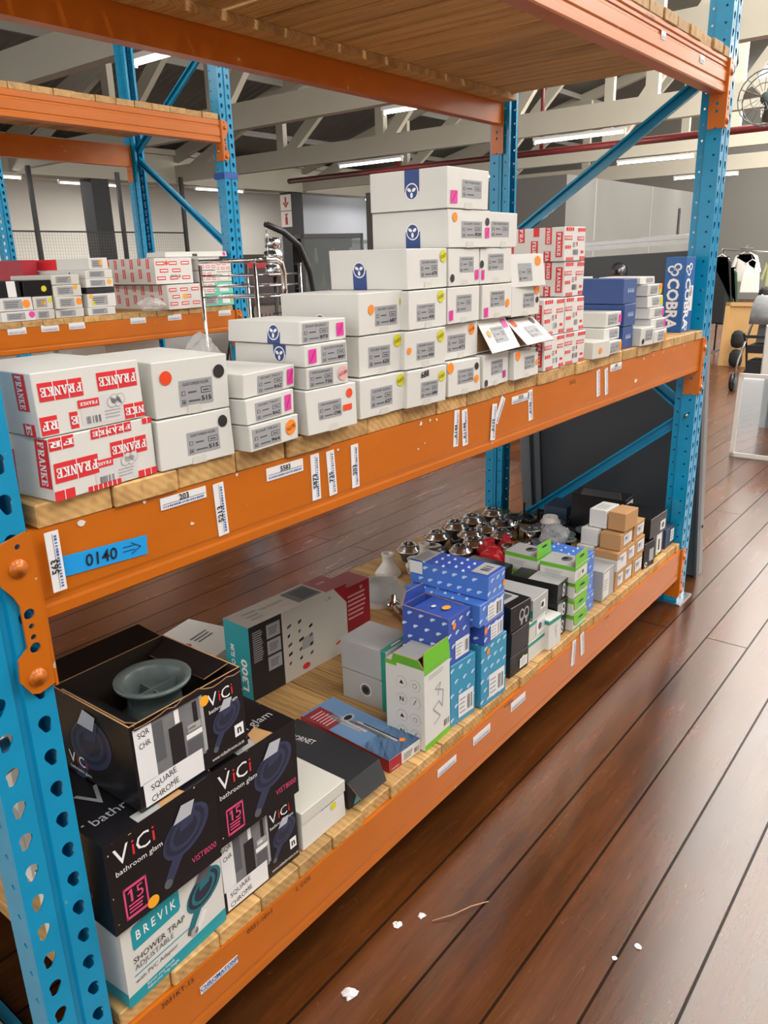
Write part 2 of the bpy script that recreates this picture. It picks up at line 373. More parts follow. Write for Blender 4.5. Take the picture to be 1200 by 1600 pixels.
SLAB = {'F': [(0,0,.45,.14),(.1,0,.34,1),(0,.86,.75,1),(.61,.62,.75,1),(.3,.43,.55,.57),(.48,.33,.58,.67)],
 'R': [(0,0,.44,.14),(.1,0,.34,1),(0,.86,.62,1),(.55,.5,.78,.93),(.3,.42,.65,.56),[(.36,.45),(.58,.45),(.74,.0),(.52,.0)],(.52,0,.86,.14)],
 'A': [(0,0,.32,.14),(.5,0,.86,.14),[(.1,.1),(.26,.1),(.46,.9),(.33,1)],[(.33,1),(.53,1),(.78,.1),(.54,.1)],(.22,.3,.62,.42)],
 'N': [(0,0,.32,.14),(.1,.1,.23,.9),(0,.86,.36,1),[(.1,.95),(.36,.95),(.76,.0),(.6,0)],(.64,.0,.77,.9),(.54,.86,.86,1)],
 'K': [(0,0,.42,.14),(.1,0,.33,1),(0,.86,.42,1),[(.3,.5),(.42,.6),(.72,.92),(.56,.92)],(.5,.86,.84,1),[(.33,.52),(.5,.56),(.78,.08),(.54,.08)],(.48,0,.86,.14)],
 'E': [(0,0,.74,.14),(.1,0,.33,1),(0,.86,.74,1),(.6,.0,.74,.36),(.6,.64,.74,1),(.3,.43,.54,.57),(.46,.33,.56,.67)]}
def slab(mb, F, st, u, v, hgt, m, rot=0.0, l=L2, sx=1.0, clip=True):
    """heavy slab-serif capitals, centred on u,v; hgt in metres"""
    adv = .92; tot = adv*len(st) - .08; c, s_ = math.cos(R(rot)), math.sin(R(rot))
    for i, ch in enumerate(st):
        for q in SLAB[ch]:
            pts = [(q[0],q[1]),(q[2],q[1]),(q[2],q[3]),(q[0],q[3])] if isinstance(q, tuple) else q
            out = []
            for x, y in pts:
                x = (x + adv*i - tot/2)*hgt*sx; y = (y - .5)*hgt
                out.append((min(1, max(0, u + (x*c - y*s_)/F.w)), min(1, max(0, v + (x*s_ + y*c)/F.h))))
            poly(mb, F, out, m, l)

# ------------------------------------------------------------------ the room
def plane(name, pts, m, thick=None):
    b = MB(); b.add(pts, [tuple(range(len(pts)))], m); return struct(b.build(name))
b = MB(); b.box(-9, 27, -9, 24, -.06, 0, FLOOR); struct(b.build('floor'))
# far walls
b = MB(); b.box(-9, 27, 22, 22.15, 0, 5, WALLW); struct(b.build('wall_back'))
b = MB(); b.box(26.6, 26.75, -9, 22, 0, 5.6, WALLD); struct(b.build('wall_far'))
b = MB(); b.box(-9, 27, -9.15, -9, 0, 4.2, WALLW); struct(b.build('wall_unseen_front'))  # unseen wall added to stop sky light from the aisle side
# partition room behind the rack
b = MB(); b.box(11.9, 19.5, 5.05, 9.2, 0, 2.7, WALLG)
b.box(13.0, 13.06, 5.047, 5.06, .0, 2.7, WALLD); b.box(15.6, 15.65, 5.045, 5.06, 0, 2.7, WALLD)
struct(b.build('wall_partition'))
b = MB(); b.box(17.2, 17.3, 5.03, 5.05, 1.75, 2.35, BLACKP); tag(b.build('conduit'), 'short dark vertical conduit on the grey partition wall', 'conduit')
b = MB()   # pale light-blue wall section with a doorway under the valley beam
b.box(17.6, 24.0, 17.0, 17.15, 0, 3.5, mat('blue white wall paint', srgb('#c9ced8'), .6, var=.02, scale=2)); struct(b.build('wall_section'))

def corrugated(name, x0, x1, ya, za, yb, zb, m):
    n = int((x1-x0)/.19*2); vs = []; fs = []
    for i in range(n+1):
        x = x0 + (x1-x0)*i/n; d = .03 if i % 2 else 0
        vs += [(x, ya, za + d), (x, yb, zb + d)]
    for i in range(n): fs.append((2*i, 2*i+1, 2*i+3, 2*i+2))
    b = MB(); b.add(vs, fs, m); return struct(b.build(name))
ROOFM = mat('weathered roof sheet', srgb('#77766f'), .55, .25, var=.2, scale=3)
corrugated('ceiling', -9, 27, 4.0, 7.2, 16.2, 4.05, ROOFM)
corrugated('ceiling', -9, 27, 4.0, 7.2, -9, 3.9, ROOFM)
GLOWM = mat('unseen glowing roof sheet', (1.0, .975, .93), .5, emit=ROOF_GLOW, var=0)
def glow_sheet(x0, x1, y0, y1):
    z = lambda y: (7.2 - (y - 4)*.2582 if y > 4 else 7.2 + (y - 4)*.2538) - .03
    b = MB(); b.add([(x0,y0,z(y0)),(x1,y0,z(y0)),(x1,y1,z(y1)),(x0,y1,z(y1))], [(3,2,1,0)], GLOWM)
    return struct(b.build('unseen_roof_glow_%d' % (round(x0) + 4)))
for x0, ye in ((4.9, .8), (8.7, 2.0), (12.8, 3.7), (17.2, 3.9), (22.1, 3.9)): glow_sheet(x0, x0 + 3.4, -4.6, ye)  # unseen glowing sheets, ends set so their sheen lands on the right floor
for x0 in (-2.8, 1.2): glow_sheet(x0, x0 + 1.0, -4.5, -1.5)
b = MB(); b.box(-9, 27, 16.2, 22, 4.25, 4.33, WALLW)
for y in (17.6, 19.2, 20.8): b.box(-9, 27, y, y + .25, 3.85, 4.25, WHITE)
struct(b.build('ceiling'))
# roof trusses: bottom chord, rafters, posts and diagonals, all white painted timber
def truss(x):
    b = MB(); t = .075
    b.box(x - t, x + t, -8.8, 15.6, 3.4, 3.76, WHITE)
    def bar(y0, z0, y1, z1, w=.09, tt=t):
        d = Vector((0, y1-y0, z1-z0)).normalized(); n = Vector((0, -d.z, d.y))*w; c = []
        for q in ((y0, z0), (y1, z1)):
            p = Vector((x, q[0], q[1]))
            c += [p - n, p + n]
        vs = [tuple(p + Vector((sx*tt, 0, 0))) for sx in (-1, 1) for p in c]
        b.add(vs, [(0,1,3,2),(4,6,7,5),(0,2,6,4),(1,5,7,3),(0,4,5,1),(2,3,7,6)], WHITE)
    def top(y): return 7.1 - abs(y - 4.0)*(.258 if y > 4 else .254)
    bar(15.6, 3.95, 4, 6.95, .12); bar(-8.8, 3.75, 4, 6.95, .12)
    ys = [15.2, 12.0, 9.3, 6.6, 4.0, 1.4, -1.3, -4.0, -6.7]
    for i, y in enumerate(ys):
        if 0 < i < len(ys): bar(y, 3.6, y, top(y) - .2, .10, .06)
        if i < len(ys) - 1:
            y2 = ys[i+1]
            if y > 4: bar(y - .1, 3.62, y2 + .1, top(y2) - .25, .115, .055)
            else: bar(y - .1, top(y) - .25, y2 + .1, 3.62, .115, .055)
    return struct(b.build('trim_roof_truss'))
TRX = [-3.7, .45, 4.62, 8.42, 12.55, 16.95, 21.8]
for x in TRX: truss(x)
b = MB()      # purlins along the building
for k in range(-4, 6):
    y = 4 + k*2.3 + .9
    z = 7.05 - abs(y - 4)*.255
    b.box(-9, 27, y, y + .07, z - .12, z, mat('grey purlin', srgb('#8f8d86'), .7))
struct(b.build('trim_purlins'))
b = MB(); b.box(-9, 23, 15.6, 16.2, 3.36, 4.1, WHITE); b.box(-9, 23, 15.52, 15.6, 3.98, 4.1, WHITE); struct(b.build('trim_valley_beam'))
# dark pillars under the valley beam
def pillar(x, label):
    b = MB(); b.box(x, x + .44, 15.65, 16.1, 0, 3.36, mat('charcoal pillar paint', srgb('#3a3b3f'), .6, var=.35, scale=60)); struct(b.build('trim_pillar'))
pillar(10.2, ''); pillar(16.46, '')

# ------------------------------------------------------------------ fluorescent battens: each carries its own light
TUBEM = mat('lit fluorescent tube', (1.0, .985, .95), .4, emit=TUBE_EMIT, var=0)
BATTEN = mat('white batten housing', srgb('#dedcd6'), .5)
def batten(x, y, z, along, label, group=None, power=1.0, ln=1.55):
    t = empty('fluorescent_light', (x, y, z), 0 if along == 'Y' else 90, label, 'ceiling light', group)
    b = MB(); b.box(-.045, .045, -ln/2 - .03, ln/2 + .03, .03, .075, BATTEN); b.box(-.02, .02, -ln/2 - .03, -ln/2, -.03, .03, BATTEN); b.box(-.02, .02, ln/2, ln/2 + .03, -.03, .03, BATTEN)
    b.build('housing', t)
    c = MB(); c.tube([(0, -ln/2, 0), (0, ln/2, 0)], .016, TUBEM, 10); c.build('tube', t)
    ld = bpy.data.lights.new('batten_light', 'AREA'); ld.shape = 'RECTANGLE'; ld.size = .07; ld.size_y = ln; ld.energy = TUBE_W*power; ld.color = (1.0, .975, .93)
    lo = bpy.data.objects.new('batten_light', ld); COL.objects.link(lo); lo.parent = t; lo.location = (0, 0, -.03)
    return t
ORD = ['first', 'second', 'third', 'fourth', 'fifth', 'sixth', 'seventh', 'eighth', 'ninth', 'tenth', 'eleventh', 'twelfth']
SEEN = {(4, 5.2): 'nearest of the three lit tubes seen between the blue brace and the boxes', (5, 5.55): 'middle of the three lit tubes behind the right upright', (6, 6.0): 'farthest of the three lit tubes behind the right upright',
        (2, 5.2): 'lit tube glimpsed high beside the blue upright of the second rack'}
for i, x in enumerate(TRX):
    for r, y in enumerate((-5.6, -2.0, 1.6, {4: 5.2, 5: 5.55, 6: 6.0}.get(i, 5.2), 9.6, 13.0)):
        if r == 4 and i < 4 or r == 5 or r == 2 and i in (2, 3): continue
        lab = SEEN.get((i, y)) or f'lit ceiling tube on the {ORD[i]} roof truss, {ORD[r]} row from the aisle side'
        batten(x, y, 3.30, 'Y', lab, 'fluorescent tubes under the roof trusses')
for x, y, z, lab in ((7.85, 15.75, 3.283, 'lit tube along the valley beam at the left edge of the picture'), (11.45, 17.72, 3.45, 'lit tube along the beam just right of the black pillar'),
                     (13.95, 15.75, 3.283, 'lit tube along the valley beam behind the second rack upright'), (20.6, 15.75, 3.283, 'lit tube before the pale blue wall, left of the topmost white box')):
    t = batten(x, y, z, 'X', lab, 'fluorescent tubes under the valley beam', 1.0)
    if z > 3.3: b = MB(); [b.tube([(0, s, .07), (0, s, .405)], .006, STEEL, 6) for s in (-.5, .5)]; b.build('hanger', t)
for k, (x, y) in enumerate(((4, 19), (9, 19), (14, 19.5), (20, 19.5))):
    batten(x, y, 3.8, 'X', f'added lit tube brightening the pale bay beyond the valley beam, {ORD[k]} from the left', 'added fluorescent tubes in the far bay', 6.0)  # added battens, boosted to brighten the far bay

# ------------------------------------------------------------------ pallet racks
ZLO, ZMI, ZTO = .252, 1.153, 2.140         # beam tops of our rack
PT = .034                                  # deck board thickness
LEN = 2.782; UW = .098; DEP = .99
PITCH = .0542
def arc(cx, cz, r, a0, a1, n=9): return [(cx + r*math.cos(R(a0 + (a1-a0)*i/n)), cz + r*math.sin(R(a0 + (a1-a0)*i/n))) for i in range(n+1)]
def keyhole(cx, cz, s):
    """wide round top running into a smaller offset round foot"""
    return arc(cx, cz, .0098, -28, 208, 10) + arc(cx - s*.0028, cz - .0125, .0058, 205, 335, 6)
def upright_mesh(h):
    b = MB()
    def bands(zs, fn):
        zs = sorted(zs); out = []; lo = zs[0] - PITCH/2; out.append((0, lo, None))
        for z in zs: out.append((z - PITCH/2, z + PITCH/2, fn(z)))
        out.append((zs[-1] + PITCH/2, h, None)); return out
    kz = [z for z in [.0575 + PITCH*i for i in range(int(h/PITCH))] if z < h - .05]
    for s, x0, x1 in ((1, 0.0, .042), (-1, .056, UW)):
        cx = .0395 if s < 0 else .0
        cxx = (x0 + x1)/2
        vs, fs = cell_plate(x0, x1, bands(kz, lambda z: keyhole(cxx, z, s)), .0024)
        M = Matrix(((1,0,0,0),(0,0,-1,.0012),(0,1,0,0),(0,0,0,1)))
        b.add(vs, fs, BLUE, False, M)
    # shallow centre channel
    for x0, y0, x1, y1 in ((.042, .0, .045, .006), (.045, .006, .053, .006), (.053, .006, .056, .0)):
        b.add([(x0,y0,0),(x1,y1,0),(x1,y1,h),(x0,y0,h),(x0,y0+.002,0),(x1,y1+.002,0),(x1,y1+.002,h),(x0,y0+.002,h)], [(0,1,2,3),(5,4,7,6)], BLUE)
    # flanges with small bolt holes, swaged in towards the back
    fz = [z + .0271 for z in kz if z + .0271 < h - .03]
    vs, fs = cell_plate(0, .046, bands(fz, lambda z: arc(.023, z, .0045, 0, 324, 9)), .0024)
    v2, f2 = cell_plate(.058, .088, bands(fz, lambda z: arc(.073, z, .0042, 0, 324, 9)), .0024)
    for x in (.0012, UW - .0012):
        sgn = 1 if x < .05 else -1
        M = Matrix(((0,0,1,x),(1,0,0,0),(0,1,0,0),(0,0,0,1)))
        b.add(vs, fs, BLUE, False, M)
        M = Matrix(((0,0,1,x + sgn*.010),(1,0,0,0),(0,1,0,0),(0,0,0,1)))
        b.add(v2, f2, BLUE, False, M)
        b.box(min(x - .0012, x + sgn*.0112), max(x - .0012, x + sgn*.0112), .046, .058, 0, h, BLUE)
        b.box(min(x + sgn*.010, x + sgn*.026), max(x + sgn*.010, x + sgn*.026), .086, .088, 0, h, BLUE)
    return b
_up = upright_mesh(3.05); UPME = _up.build('upright'); UPMESH = UPME.data; bpy.data.objects.remove(UPME)
def upright(parent, x, y, rear):
    o = bpy.data.objects.new('upright', UPMESH); COL.objects.link(o); o.parent = parent
    o.location = (x, y, .006) if not rear else (x + UW, y, .006)
    if rear: o.rotation_euler = (0, 0, math.pi)
    p = MB(); yy = .045 if not rear else .045
    p.box(-.03, UW + .03, -.025, .115, -.006, 0, STEEL); p.lathe([(.011, 0), (.011, .008), (.005, .009), (.005, .016), (0, .016)], UW + .016, .09, 0, STEEL, 8)
    q = p.build('base_plate', o)
    return o
def channel(parent, p0, p1, w=.045, d=.022, flip=1):
    """open C brace between two points of a frame (constant x)"""
    p0, p1 = Vector(p0), Vector(p1); t = (p1 - p0).normalized(); n = Vector((0, -t.z, t.y)); ex = Vector((1, 0, 0))*flip
    b = MB()
    def bar(a0, a1, c0, c1):
        cs = []
        for q in (p0, p1):
            for c in (c0, c1):
                for a in (a0, a1): cs.append(tuple(q + n*a + ex*c))
        b.add(cs, [(0,1,3,2),(4,6,7,5),(0,2,6,4),(1,5,7,3),(0,4,5,1),(2,3,7,6)], BLUE)
    bar(-w/2, w/2, d - .002, d); bar(-w/2, -w/2 + .002, 0, d); bar(w/2 - .002, w/2, 0, d); bar(-w/2 + .002, -w/2 + .009, 0, .002); bar(w/2 - .009, w/2 - .002, 0, .002)
    return b.build('brace', parent)
def frame_braces(parent, x, y0=.075, y1=.915, alt=False):
    zs = [.12, .84, 1.52, 2.14, 2.78] if not alt else [.95, 1.56, 2.20, 2.80]
    side = 1
    for a, c in zip(zs[:-1], zs[1:]):
        ya, yc = (y1, y0) if side > 0 else (y0, y1)
        channel(parent, (x, ya, a + .03), (x, yc, c - .03))
        side = -side
    channel(parent, (x, y0, .1), (x, y1, .1))
    for z, y in ((.84, y0 - .045), (2.14, y0 - .045), (1.52, y1 + .045)):
        b = MB(); b.tube([(x - .053, y, z), (x - .03, y, z)], .0085, STEEL, 6); b.build('bolt', parent)
def beam_profile(h, ribs):
    """front at y=0; shallow rolled grooves in the face"""
    pts = [(0.0, 0.0), (.05, 0.0), (.05, h), (0.0, h)]
    out = [(.0, h)]
    for z in ribs: dp = .0035 if len(ribs) > 1 else .0011; out += [(.0, z + .008), (dp, z + .003), (dp, z - .003), (.0, z - .008)]
    out += [(.0, .004), (.004, 0), (.05, 0), (.05, h)]
    return out
CONN = [(-.012,.005),(-.045,-.003),(-.055,-.016),(-.055,-.058),(-.041,-.078),(-.035,-.093),(-.035,-.155),(-.050,-.168),(-.053,-.199),(-.040,-.222),(-.030,-.226),(-.006,-.22),(-.004,.003)]
def beam(parent, x0, x1, y, ztop, h, rear=False, ribs=(), name='beam', conn_drop=True):
    b = MB(); pr = beam_profile(h, ribs)
    pts = [((p[0]), ztop - h + p[1]) for p in pr]
    if rear: pts = [(.05 - p[0], p[1]) for p in pts][::-1]
    b.prism([(y + u, w) for u, w in pts], x0, x1, 'x', ORANGE)
    o = b.build(name, parent)
    for side, xe in ((1, x0), (-1, x1)):
        c = MB()
        poly_ = [(side*px, pz) for px, pz in CONN]
        if side < 0: poly_ = poly_[::-1]
        hol = [arc(-.0245*side, z, r, 0, 330, 11) for z, r in ((-.108, .008), (-.126, .0042), (-.142, .0042), (-.158, .008), (-.012, .004))]
        vs, fs = holed(poly_, hol, .004)
        yy = y - .006 if not rear else y + .056
        M = Matrix(((1,0,0,xe),(0,0,-1,yy),(0,1,0,ztop),(0,0,0,1)))
        c.add(vs, fs, ORANGE, False, M)
        # plate across the beam end, carrying on below the beam
        a0, a1 = (xe - .0045, xe - .0002) if side > 0 else (xe + .0002, xe + .0045)
        Mx = Matrix(((0,0,1,(a0+a1)/2),(1,0,0,y),(0,1,0,ztop),(0,0,0,1)))
        zz = -.226
        vs, fs = holed([(-.006,zz),(.018,zz),(.024,zz+.006),(.030,zz),(.054,zz),(.054,.003),(-.006,.003)] if True else [], [arc(.024, -h - .03, .006, 0, 324, 9)] + ([arc(.024, -h - .056, .006, 0, 324, 9)] if h < .12 else []), abs(a1-a0))
        c.add(vs, fs, ORANGE, False, Mx)
        for z in (-.04, -.2):
            c.tube([(xe - side*.029, yy + (-.0055 if not rear else .0055), ztop + z), (xe - side*.029, yy + .003, ztop + z)], .0125, ORANGE, 12)
            c.tube([(xe - side*.029, yy + (-.0075 if not rear else .0075), ztop + z), (xe - side*.029, yy + .003, ztop + z)], .0075, ORANGE, 10)
        c.build('end_connector', o)
    return o
def deck(name, x0, x1, y0, y1, z, width, label, cat='shelf boards', group=None, seed=3, gap=.0012):
    """pine boards laid front to back across the beams"""
    b = MB(); rd = random.Random(seed); x = x0
    while x < x1 - .02:
        w = min(width*(1 + rd.uniform(-.03, .03)), x1 - x); f = rd.uniform(-.004, .004); g = gap*rd.uniform(.4, 2.6)
        b.box(x + g/2, x + w - g/2, y0 + f, y1 + rd.uniform(-.006, .006), z, z + PT + rd.uniform(-.001, .001), PINE); x += w
    o = b.build(name); bevel(o, .0025, 1, 60); return tag(o, label, cat, group)

rack = empty('pallet_rack', (0, 0, 0), 0, 'blue and orange pallet rack in front, its shelves loaded with small cartons', 'storage rack', 'blue and orange pallet racks')
for x in (-.118, 2.790):
    upright(rack, x, 0.0, False); upright(rack, x, DEP, True); frame_braces(rack, x + UW/2 - .011)
mid_beam = beam(rack, -.014, 2.784, .0, ZMI, .130, ribs=(.026,))
low_beam = beam(rack, -.014, 2.784, .0, ZLO, .138, ribs=(.03,))
top_beam = beam(rack, -.014, 2.784, .0, ZTO, .112, ribs=(.092, .078, .03))
beam(rack, -.014, 2.784, DEP - .056, ZMI, .130, rear=True); beam(rack, -.014, 2.784, DEP - .056, ZLO, .138, rear=True); 
beam(rack, -.014, 2.784, DEP - .062, ZTO, .108, rear=True, ribs=(.07, .03))
deck('shelf_boards', -.004, 2.775, -.002, DEP - .01, ZMI, .1172, 'pine boards of the middle shelf carrying the white cartons')
deck('shelf_boards', -.004, 2.775, .006, DEP - .01, ZLO, .105, 'pine boards of the bottom shelf under the black and blue cartons', seed=5)
deck('shelf_boards', -.004, 2.782, -.002, DEP + .0, ZTO, .118, 'pine boards of the top shelf seen from below', seed=8, gap=.009)
b = MB(); b.box(.02, 2.775, DEP - .135, DEP - .068, ZTO - .026, ZTO - .001, PINE); tag(b.build('timber_batten'), 'long pine batten under the top shelf boards beside the rear beam', 'batten')
b = MB(); b.box(2.70, 2.775, .06, .30, ZTO + PT, ZTO + PT + .03, PINE); 
# the neighbouring bay to the left shares the near frame
rb = empty('pallet_rack', (-2.908, 0, 0), 0, 'next rack bay at the left edge, mostly hidden behind the near upright', 'storage rack', 'blue and orange pallet racks')
upright(rb, -.118, 0, False); upright(rb, -.118, DEP, True); frame_braces(rb, -.118 + UW/2 - .011)
for y, r_ in ((0, False), (DEP - .056, True)):
    beam(rb, -.014, 2.784, y, ZLO, .138, rear=r_)
deck('shelf_boards', -2.905, -.13, .006, DEP - .01, ZLO, .105, 'pine boards of the next bay seen behind the near upright', seed=6)

# labels stuck on the beams (parts of the beam they are stuck to)
def front_face(x0, x1, z0, z1, y, tilt=0.0):
    c = Vector(((x0+x1)/2, y, (z0+z1)/2)); M = Matrix.Rotation(R(tilt), 3, 'Y')
    def q(x, z): return tuple(c + M @ (Vector((x, y, z)) - c))
    return Face(q(x0, z0), q(x1, z0), q(x0, z1))
def shelf_tag(parent, x0, x1, z0, z1, code, tilt=0.0, vertical=False, y=-.0016, col=PAPER, ink=INK, label=None):
    b = MB(); F = front_face(x0, x1, z0, z1, y, tilt)
    o_ = [F.p(0,0), F.p(1,0), F.p(1,1), F.p(0,1)]; bk = [F.p(0,0,-.0009), F.p(1,0,-.0009), F.p(1,1,-.0009), F.p(0,1,-.0009)]
    b.add(o_ + bk, [(0,1,2,3),(7,6,5,4),(0,4,5,1),(1,5,6,2),(2,6,7,3),(3,7,4,0)], col)
    if vertical:
        if code: word(b, F, code, .36, .42, .0145, ink, rot=90, bold=.02)
        rect(b, F, .50, .04, .53, .96, INKG); rd = random.Random(int(abs(x0)*1e4))
        for k in range(17):
            v = .06 + k*.052; rect(b, F, .62, v, .80, v + .05*rd.uniform(.4, .85), INKB)
    else:
        if code: word(b, F, code, .5, .70, .013, ink, bold=.02)
        rect(b, F, .04, .42, .96, .46, INKG); rd = random.Random(int(abs(x0)*1e4))
        for k in range(20):
            u = .05 + k*.045; rect(b, F, u, .14, u + .042*rd.uniform(.4, .85), .30, INKB)
    o = b.build('shelf_label', parent)
    if label: o['label'] = label
    return o
M_ = mid_beam
shelf_tag(M_, -.003, .017, 1.064, 1.150, '563', 0, True, y=-.0125)
b = MB(); F = front_face(.0175, .158, 1.073, 1.103, -.0016, 3.5)
rect(b, F, 0, 0, 1, 1, mat('bright blue label', srgb('#169be6'), .4, var=.01), 0); word(b, F, '0140', .45, .5, .026, INK, bold=.01)
for v0, v1, u in ((.62, .62, .7), (.40, .40, .7)): rect(b, F, u, v0, u + .15, v0 + .04, INK)
poly(b, F, [(.80,.84),(.92,.51),(.92,.46),(.80,.8)], INK, L2); poly(b, F, [(.80,.2),(.92,.50),(.92,.54),(.80,.25)], INK, L2)
b.build('shelf_label', M_)['label'] = 'blue location label reading 0140 with an arrow'
for x0, x1, z0, z1, code, tl, vt in ((.190,.278,1.128,1.147,'203',0,0),(.294,.316,1.055,1.145,'5213',-2,1),(.411,.502,1.122,1.145,'5583',0,0),(.522,.545,1.058,1.146,'5873',0,1),(.567,.589,1.056,1.144,'735',-3,1),(.636,.658,1.055,1.142,'203',0,1),
        (1.000,1.020,1.066,1.151,'A144',4,1),(1.035,1.058,1.061,1.147,'A1144',-3,1),(1.267,1.358,1.124,1.143,'3333',0,0),(1.356,1.379,1.066,1.148,'A133',-6,1),(1.788,1.812,1.066,1.148,'',-8,1),(1.850,1.873,1.062,1.146,'',-10,1),(1.886,1.976,1.131,1.153,'638',0,0)):
    shelf_tag(M_, x0, x1, z0, z1, code, tl, bool(vt))
shelf_tag(M_, 1.196, 1.216, 1.085, 1.155, '', 32, True, y=-.0022); shelf_tag(M_, 1.164, 1.186, 1.050, 1.140, 'A135', 5, True, y=-.0034)
def chip(parent, x, z, s, seed):
    rd = random.Random(seed); b = MB(); F = front_face(x - s, x + s, z - s, z + s, -.0006)
    pts = [(.5 + .5*rd.uniform(.45, 1)*math.cos(2*math.pi*k/7), .5 + .5*rd.uniform(.3, 1)*math.sin(2*math.pi*k/7)) for k in range(7)]
    poly(b, F, pts, mat('torn paper residue', srgb('#d9d2c8'), .7)); return b.build('label_residue', parent)
for k, (x, z, s) in enumerate(((.058, 1.146, .008), (.163, 1.149, .005), (.245, 1.092, .005), (.345, 1.150, .005), (.600, 1.141, .005), (.870, 1.143, .007), (.905, 1.146, .005), (.93, 1.143, .006), (.86, 1.09, .004), (.885, 1.098, .003), (2.17, 1.141, .006), (2.26, 1.143, .006), (2.36, 1.144, .006), (2.47, 1.143, .006), (2.58, 1.146, .006), (2.11, 1.075, .014))): chip(M_, x, z, s, k)
for x0, x1, z0, z1, code, tl, vt in ((.151,.242,.192,.2085,'CHROMATON0070C',0,0),(.926,1.013,.203,.225,'',0,0),(1.098,1.188,.203,.229,'',0,0),(1.306,1.393,.203,.232,'',0,0),(1.712,1.738,.171,.262,'',3,1),(1.779,1.806,.178,.264,'',-9,1)):
    shelf_tag(low_beam, x0, x1, z0, z1, code[:10], tl, bool(vt), ink=INKB)
for x0, x1, z0, z1 in ((2.113, 2.150, 2.090, 2.112), (2.475, 2.520, 2.082, 2.106)): shelf_tag(top_beam, x0, x1, z0, z1, '', 0, False)
# pencilled stock codes on the beam faces
def scrawl(parent, st, x, z, size, tilt=0):
    b = MB(); F = front_face(x - .1, x + .1, z - .02, z + .02, -.0008, tilt); word(b, F, st, .5, .5, size, PENINK, l=.0003); return b.build('pencil_mark', parent)
for st, x, z in (('2031KT-15', .105, .240), ('0351-10+1', .305, .240), ('L COS', .43, .240), ('4 10151', 1.29, .240), ('6114', 2.0, .24)): scrawl(low_beam, st, x, z, .016)
scrawl(mid_beam, '24112', 1.62, 1.135, .016); scrawl(top_beam, 'JJ12 1051B1', 2.02, 2.128, .014)

# ------------------------------------------------------------------ second rack, behind and parallel
Y2 = 3.0
r2 = empty('pallet_rack', (.17, Y2, 0), 0, 'second blue and orange pallet rack standing behind on the left', 'storage rack', 'blue and orange pallet racks')
for x in (-.118, 2.830): upright(r2, x, 0, False); upright(r2, x, .99, True); frame_braces(r2, x + UW/2 - .011, alt=True)
b2 = beam(r2, -.014, 2.824, 0, 1.200, .130, ribs=(.03,)); t2 = beam(r2, -.014, 2.824, 0, 2.309, .125, ribs=(.09, .03))
beam(r2, -.014, 2.824, .934, 1.200, .130, rear=True); beam(r2, -.014, 2.824, .934, 2.260, .130, rear=True, ribs=(.09, .03))
beam(r2, -.014, 2.824, 0, .252, .130); beam(r2, -.014, 2.824, .934, .252, .130, rear=True)
def deck2(z, label, seed): 
    o = deck('shelf_boards', .17, 2.99, Y2, Y2 + .98, z, .118, label, seed=seed); return o
deck2(1.200, 'pine boards of the second rack under the small red and white cartons', 11)
o = deck('shelf_boards', .17, 2.99, Y2, Y2 + .93, 2.309, .118, 'pine boards on top of the second rack', seed=12)
deck2(.252, 'lowest pine boards of the second rack in shadow', 13)
for x0, x1 in ((1.489,1.587),(1.668,1.767),(1.825,1.919),(2.207,2.311),(2.467,2.565),(2.855,2.955)): shelf_tag(b2, x0 - .17, x1 - .17, 1.172, 1.205, '', 0, False)
b = MB(); b.box(2.825, 2.935, -.004, .095, 1.985, 2.02, mat('blue strapping', srgb('#1d4fa0'), .5)); b.build('strap', r2)['label'] = 'blue strap round the upright'
# third rack, only its end frame shows at the left edge
r3 = empty('pallet_rack', (-.02, 5.5, 0), 0, 'third blue rack far behind, one upright at the left picture edge', 'storage rack', 'blue and orange pallet racks')
for x in (-.118, 2.830): upright(r3, x, 0, False); upright(r3, x, .99, True); frame_braces(r3, x + UW/2 - .011)
for y, rr in ((0, False), (.934, True)): beam(r3, -.014, 2.824, y, .252, .130, rear=rr)

